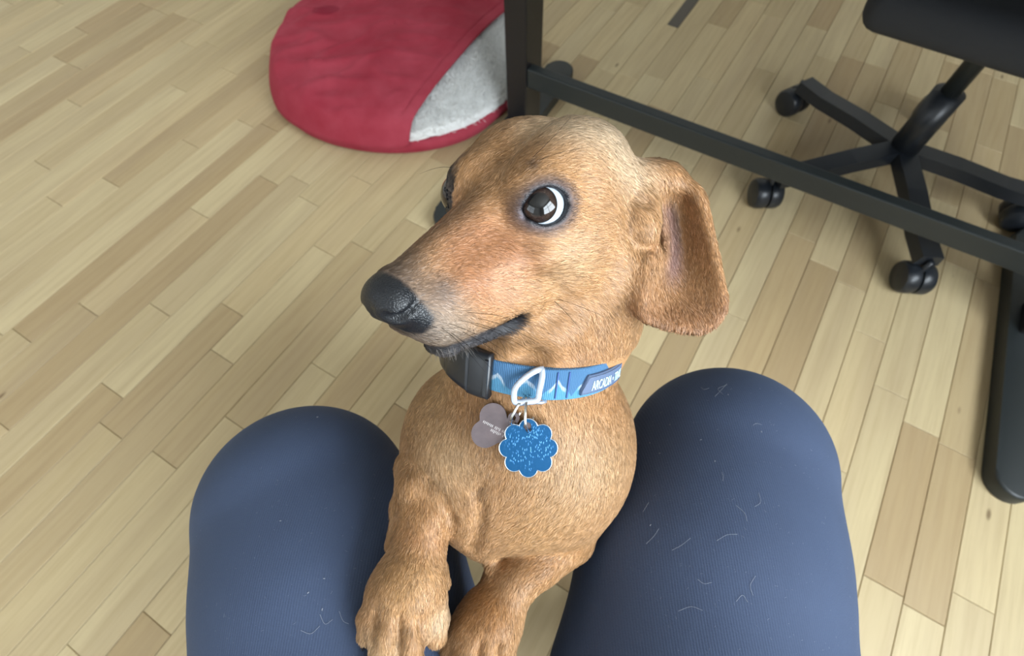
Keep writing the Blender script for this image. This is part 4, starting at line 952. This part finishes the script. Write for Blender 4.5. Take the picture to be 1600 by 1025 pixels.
vs, fs = sweep(rim, circle_prof(0.00035, 6), closed=True, normals=[ring_pt((t0 + t1) / 2)[1]] * len(rim)); mesh_obj('rim', vs, fs, RUB, patch)
fc = bpy.data.curves.new('lettering', 'FONT'); fc.body = 'ARCADIA \u2022 TRAIL'; fc.size = 1.0; fc.extrude = 0.0
fo = bpy.data.objects.new('lettering_tmp', fc); COL.objects.link(fo); bpy.context.view_layer.update()
tm = bpy.data.meshes.new_from_object(fo.evaluated_get(bpy.context.evaluated_depsgraph_get())); COL.objects.unlink(fo); bpy.data.objects.remove(fo)
bm = bmesh.new(); bm.from_mesh(tm); bmesh.ops.subdivide_edges(bm, edges=[e for e in bm.edges if e.calc_length() > 0.12], cuts=2)
xs_ = [v.co.x for v in bm.verts]; x0, x1 = min(xs_), max(xs_); ysn = [v.co.y for v in bm.verts]; y0, y1 = min(ysn), max(ysn)
for v in bm.verts:
    f = (v.co.x - x0) / (x1 - x0); g = (v.co.y - y0) / (y1 - y0); hh = 0.0060
    v.co = Vector(ring_pt(t0 + (t1 - t0) * (0.17 + 0.80 * f), hb - hh / 2 - 0.0004 + hh * g, 0.0024 + LT + 0.0002)[0])
ext = bmesh.ops.extrude_face_region(bm, geom=bm.faces[:]); nn_ = Vector(ring_pt((t0 + t1) / 2)[1])
for v in [g for g in ext['geom'] if isinstance(g, bmesh.types.BMVert)]: v.co += nn_ * 0.00035
bmesh.ops.recalc_face_normals(bm, faces=bm.faces); o = from_bm('lettering', bm, LETT, patch, smooth=False); o['label'] = 'raised pale blue letters'
# aluminium ring, tags
def loop_bar(px_pts, d, w, name, m, parent, dn=None, prof=None):
    pts = catmull([P(u, v, dd) for u, v, dd in px_pts] + [P(*px_pts[0])], len(px_pts) * 6 + 1)[:-1]
    nrm = [-Fv] * len(pts); vs, fs = sweep(pts, prof or [(0.0011, -w / 2 + .0005), (0.0011, w / 2 - .0005), (0.0004, w / 2), (-0.0008, w / 2), (-0.0008, -w / 2), (0.0004, -w / 2)], closed=True, normals=nrm)
    return mesh_obj(name, vs, fs, m, parent)
dR = float((ring_pt(0.0)[0] - CAMP) @ Fv) - 0.0058
loop_bar([(847, 576, dR + .001), (847, 590, dR), (843, 610, dR), (839, 625, dR), (822, 628, dR), (806, 629, dR), (803, 618, dR), (806, 605, dR), (818, 592, dR), (834, 581, dR)], dR, 0.0034, 'aluminium_ring', ALU, collar)
vs, fs = sweep([P(838, 629, dR + .0015), P(846, 629, dR + .002), P(853, 627, dR + .004)], circle_prof(0.0010, 8), normals=[-Fv] * 3); mesh_obj('ring_pin', vs, fs, ALU, collar)

def plate(outline, hole, n_dir, thick, name, m, parent):
    """flat tag from a closed outline with a round hole; outline and hole are 3-D rings of points"""
    bm = bmesh.new(); a = [bm.verts.new(p) for p in outline]; b = [bm.verts.new(p) for p in hole]
    ea = [bm.edges.new((a[i], a[(i + 1) % len(a)])) for i in range(len(a))]; eb = [bm.edges.new((b[i], b[(i + 1) % len(b)])) for i in range(len(b))]
    bmesh.ops.triangle_fill(bm, use_beauty=True, use_dissolve=False, edges=ea + eb)
    ex = bmesh.ops.extrude_face_region(bm, geom=bm.faces[:])
    for v in [g for g in ex['geom'] if isinstance(g, bmesh.types.BMVert)]: v.co += Vector(n_dir) * thick
    bmesh.ops.recalc_face_normals(bm, faces=bm.faces)
    return from_bm(name, bm, m, parent, smooth=False)
def tag_frame(u, v, lift, probe):
    """rest a tag on the chest hair: plane through the probed surface points"""
    pts = [on_dog(a, b) for a, b in probe]; n = sum(q[1] for q in pts); n = n / np.linalg.norm(n); n = n * 0.55 - Fv * 0.45; n /= np.linalg.norm(n)
    off = max((q[0] @ n) for q in pts) + lift
    r = ray(u, v); c = CAMP + r * ((off - CAMP @ n) / (r @ n)); up = Uv - n * (Uv @ n); up /= np.linalg.norm(up); rt = np.cross(up, n); return c, rt, up, n
def at_plane(u, v, c, n): r = ray(u, v); return CAMP + r * (((c - CAMP) @ n) / (r @ n))
# engraved bone tag
def steel_tag():
    m = mat('worn_steel', S2L(150, 138, 140), 0.36, 0.85); co = obj_coord(m); n1 = noise_t(m, co, 300, 4, 0.7); n2 = noise_t(m, mapped(m, co, (1, 1, 1)), 90, 3)
    c = mix_c(m, n2, S2L(92, 86, 90), S2L(146, 130, 132)); Lk(m, mix_c(m, math_n(m, 'MULTIPLY', n1, 0.4), c, S2L(96, 92, 98)), bsdf(m).inputs['Base Color'])
    Lk(m, math_n(m, 'ADD', math_n(m, 'MULTIPLY', n1, 0.35), 0.22), bsdf(m).inputs['Roughness']); bump(m, n1, 0.15, 0.0002); return m
STAG = steel_tag()
c0, rt, up, nn = tag_frame(775, 665, 0.0042, [(760, 660), (780, 640), (800, 680), (770, 690), (810, 660)])
bone = empty('bone_tag', c0); tag(bone, 'worn silver bone-shaped pet tag half behind the blue tag', 'pet tag', 'pet tags on the collar')
lobes = [(771, 650, 21), (759, 677, 22), (803, 653, 9.5), (826, 676, 21), (815, 706, 21)]
def bone_r(ang):
    """outline radius about the middle of the bone"""
    best = 0; o = np.array([795.0, 679.0]); dvec = np.array([math.cos(ang), math.sin(ang)])
    for (u, v, r) in lobes:
        q = o - np.array([u, v]); b = q @ dvec; cc_ = q @ q - r * r; disc = b * b - cc_
        if disc > 0: best = max(best, -b + math.sqrt(disc))
    # the shank between the ends
    axd = np.array([0.895, 0.446]); nd = np.array([-axd[1], axd[0]]); s_ = abs(dvec @ nd); l_ = abs(dvec @ axd)
    best = max(best, min(17 / max(s_, 1e-6), 30 / max(l_, 1e-6))); return best
raw = np.array([bone_r(2 * math.pi * i / 180) for i in range(180)]); raw = (np.roll(raw, 1) + raw * 2 + np.roll(raw, -1)) / 4
outl = [at_plane(795 + r * math.cos(2 * math.pi * i / 180), 679 + r * math.sin(2 * math.pi * i / 180), c0, nn) for i, r in enumerate(raw)]
hole = [at_plane(803 + 3.6 * math.cos(2 * math.pi * i / 16), 652 + 3.6 * math.sin(2 * math.pi * i / 16), c0, nn) for i in range(16)]
plate(outl, hole, nn, 0.0011, 'plate', STAG, bone)
# worn engraved lines: short dashes too rubbed to read
ENG = mat('engraved_mark', S2L(196, 190, 190), 0.5, 0.4)
bm = bmesh.new()
for row, (u0, v0, n_) in enumerate([(756, 657, 17), (768, 670, 9)]):
    for k_ in range(n_):
        if k_ in (7, 12): continue
        u, v = u0 + k_ * 2.3, v0 + k_ * 1.12; a = at_plane(u, v, c0 + nn * 0.0012, nn); hgt = 3.0 + 2.2 * random.random()
        b = at_plane(u - 0.45 * hgt, v + 0.9 * hgt, c0 + nn * 0.0012, nn); e = (at_plane(u + 1.0, v + 0.45, c0 + nn * 0.0012, nn) - a)
        q = [bm.verts.new(x) for x in (a, a + e, b + e, b)]; bm.faces.new(q)
from_bm('engraving', bm, ENG, bone, smooth=False)
# blue scalloped tag
def blue_tag():
    m = mat('blue_anodised', S2L(22, 104, 176), 0.32, 0.55); co = obj_coord(m)
    v1 = N(m, 'ShaderNodeTexVoronoi'); v1.inputs['Scale'].default_value = 900; Lk(m, mapped(m, co, (1.2, 0.5, 0.5), (0.3, 0.5, 0.4)), v1.inputs['Vector'])
    n1 = noise_t(m, co, 130, 2); msk = math_n(m, 'MULTIPLY', ramp(m, v1.outputs['Distance'], [(0.22, (1, 1, 1, 1)), (0.40, (0, 0, 0, 1))]), ramp(m, n1, [(0.38, (0, 0, 0, 1)), (0.54, (1, 1, 1, 1))]))
    ln = N(m, 'ShaderNodeVectorMath', operation='LENGTH'); Lk(m, co, ln.inputs[0]); msk = math_n(m, 'MULTIPLY', msk, ramp(m, math_n(m, 'MULTIPLY', ln.outputs['Value'], 50.0), [(0.50, (1, 1, 1, 1)), (0.75, (0, 0, 0, 1))]))
    Lk(m, mix_c(m, math_n(m, 'MULTIPLY', msk, 0.6), S2L(16, 80, 126), S2L(92, 150, 192)), bsdf(m).inputs['Base Color']); bump(m, msk, 0.5, 0.0003); return m
BLUE = blue_tag(); EDGE = mat('bare_aluminium_edge', S2L(196, 206, 216), 0.3, 0.9)
c1, rt, up, nn1 = tag_frame(825, 698, 0.0072, [(800, 690), (825, 670), (850, 700), (825, 735), (840, 725)])
bt = empty('blue_tag', c1); tag(bt, 'blue scalloped round pet tag with worn scratches, hanging frontmost', 'pet tag', 'pet tags on the collar')
o_, h_ = [], []
for i in range(192):
    a = 2 * math.pi * i / 192; k_ = (a * 8 / (2 * math.pi)) % 1.0; lob = 33.5 + 0.0; ca = (k_ - 0.5) * math.pi / 4
    # eight round lobes: centres on a circle of 31 px, radius 14.5 px
    rr_ = 31 * math.cos(ca) + math.sqrt(max(14.6 ** 2 - (31 * math.sin(ca)) ** 2, 0)); rot = a + math.pi / 2 - math.pi / 8
    o_.append(at_plane(825.5 + rr_ * math.cos(rot), 699 - rr_ * math.sin(rot), c1, nn1))
for i in range(20): h_.append(at_plane(824 + 6.2 * math.cos(2 * math.pi * i / 20), 665 + 6.2 * math.sin(2 * math.pi * i / 20), c1, nn1))
plate(o_, h_, nn1, 0.0012, 'plate', BLUE, bt)
vs, fs = sweep([p + nn1 * 0.0006 for p in o_], [(0.0007, -0.0002), (0.0007, 0.0002), (-0.0007, 0.0002), (-0.0007, -0.0002)], closed=True, normals=[nn1] * len(o_)); mesh_obj('edge', vs, fs, EDGE, bt)
CHR = mat('nickel_ring', S2L(200, 200, 196), 0.18, 1.0)
def split_ring(u0, v0, u1, v1, d0, d1, half_w, parent):
    a = P(u0, v0, d0); b = P(u1, v1, d1); c = (a + b) / 2; e = (b - a) / 2; side = np.cross(e, -Fv); side /= np.linalg.norm(side); R_ = np.linalg.norm(e); depth_dir = np.cross(side, e); depth_dir /= np.linalg.norm(depth_dir); depth_dir = depth_dir if depth_dir @ Fv < 0 else -depth_dir
    tlt = side * half_w + depth_dir * math.sqrt(max(1 - half_w ** 2, 0)); pts = []; nrm = []
    ax = np.cross(e / R_, tlt)
    for i in range(72):
        t = i / 72 * 4 * math.pi; pts.append(c + e * math.cos(t) + tlt * R_ * math.sin(t) + ax * (0.0011 * (i / 72) - 0.0005)); nrm.append(ax)
    vs, fs = sweep(pts, circle_prof(0.00048, 8), normals=nrm); return mesh_obj('split_ring', vs, fs, CHR, parent)
dT = float((c1 - CAMP) @ Fv)
split_ring(824, 625, 831, 668, dR + 0.0005, dT - 0.0006, 0.30, bt)
dB = float((at_plane(803, 652, c0, nn) - CAMP) @ Fv)
split_ring(815, 626, 806, 656, dR + 0.0005, dB - 0.0004, 0.35, bone)
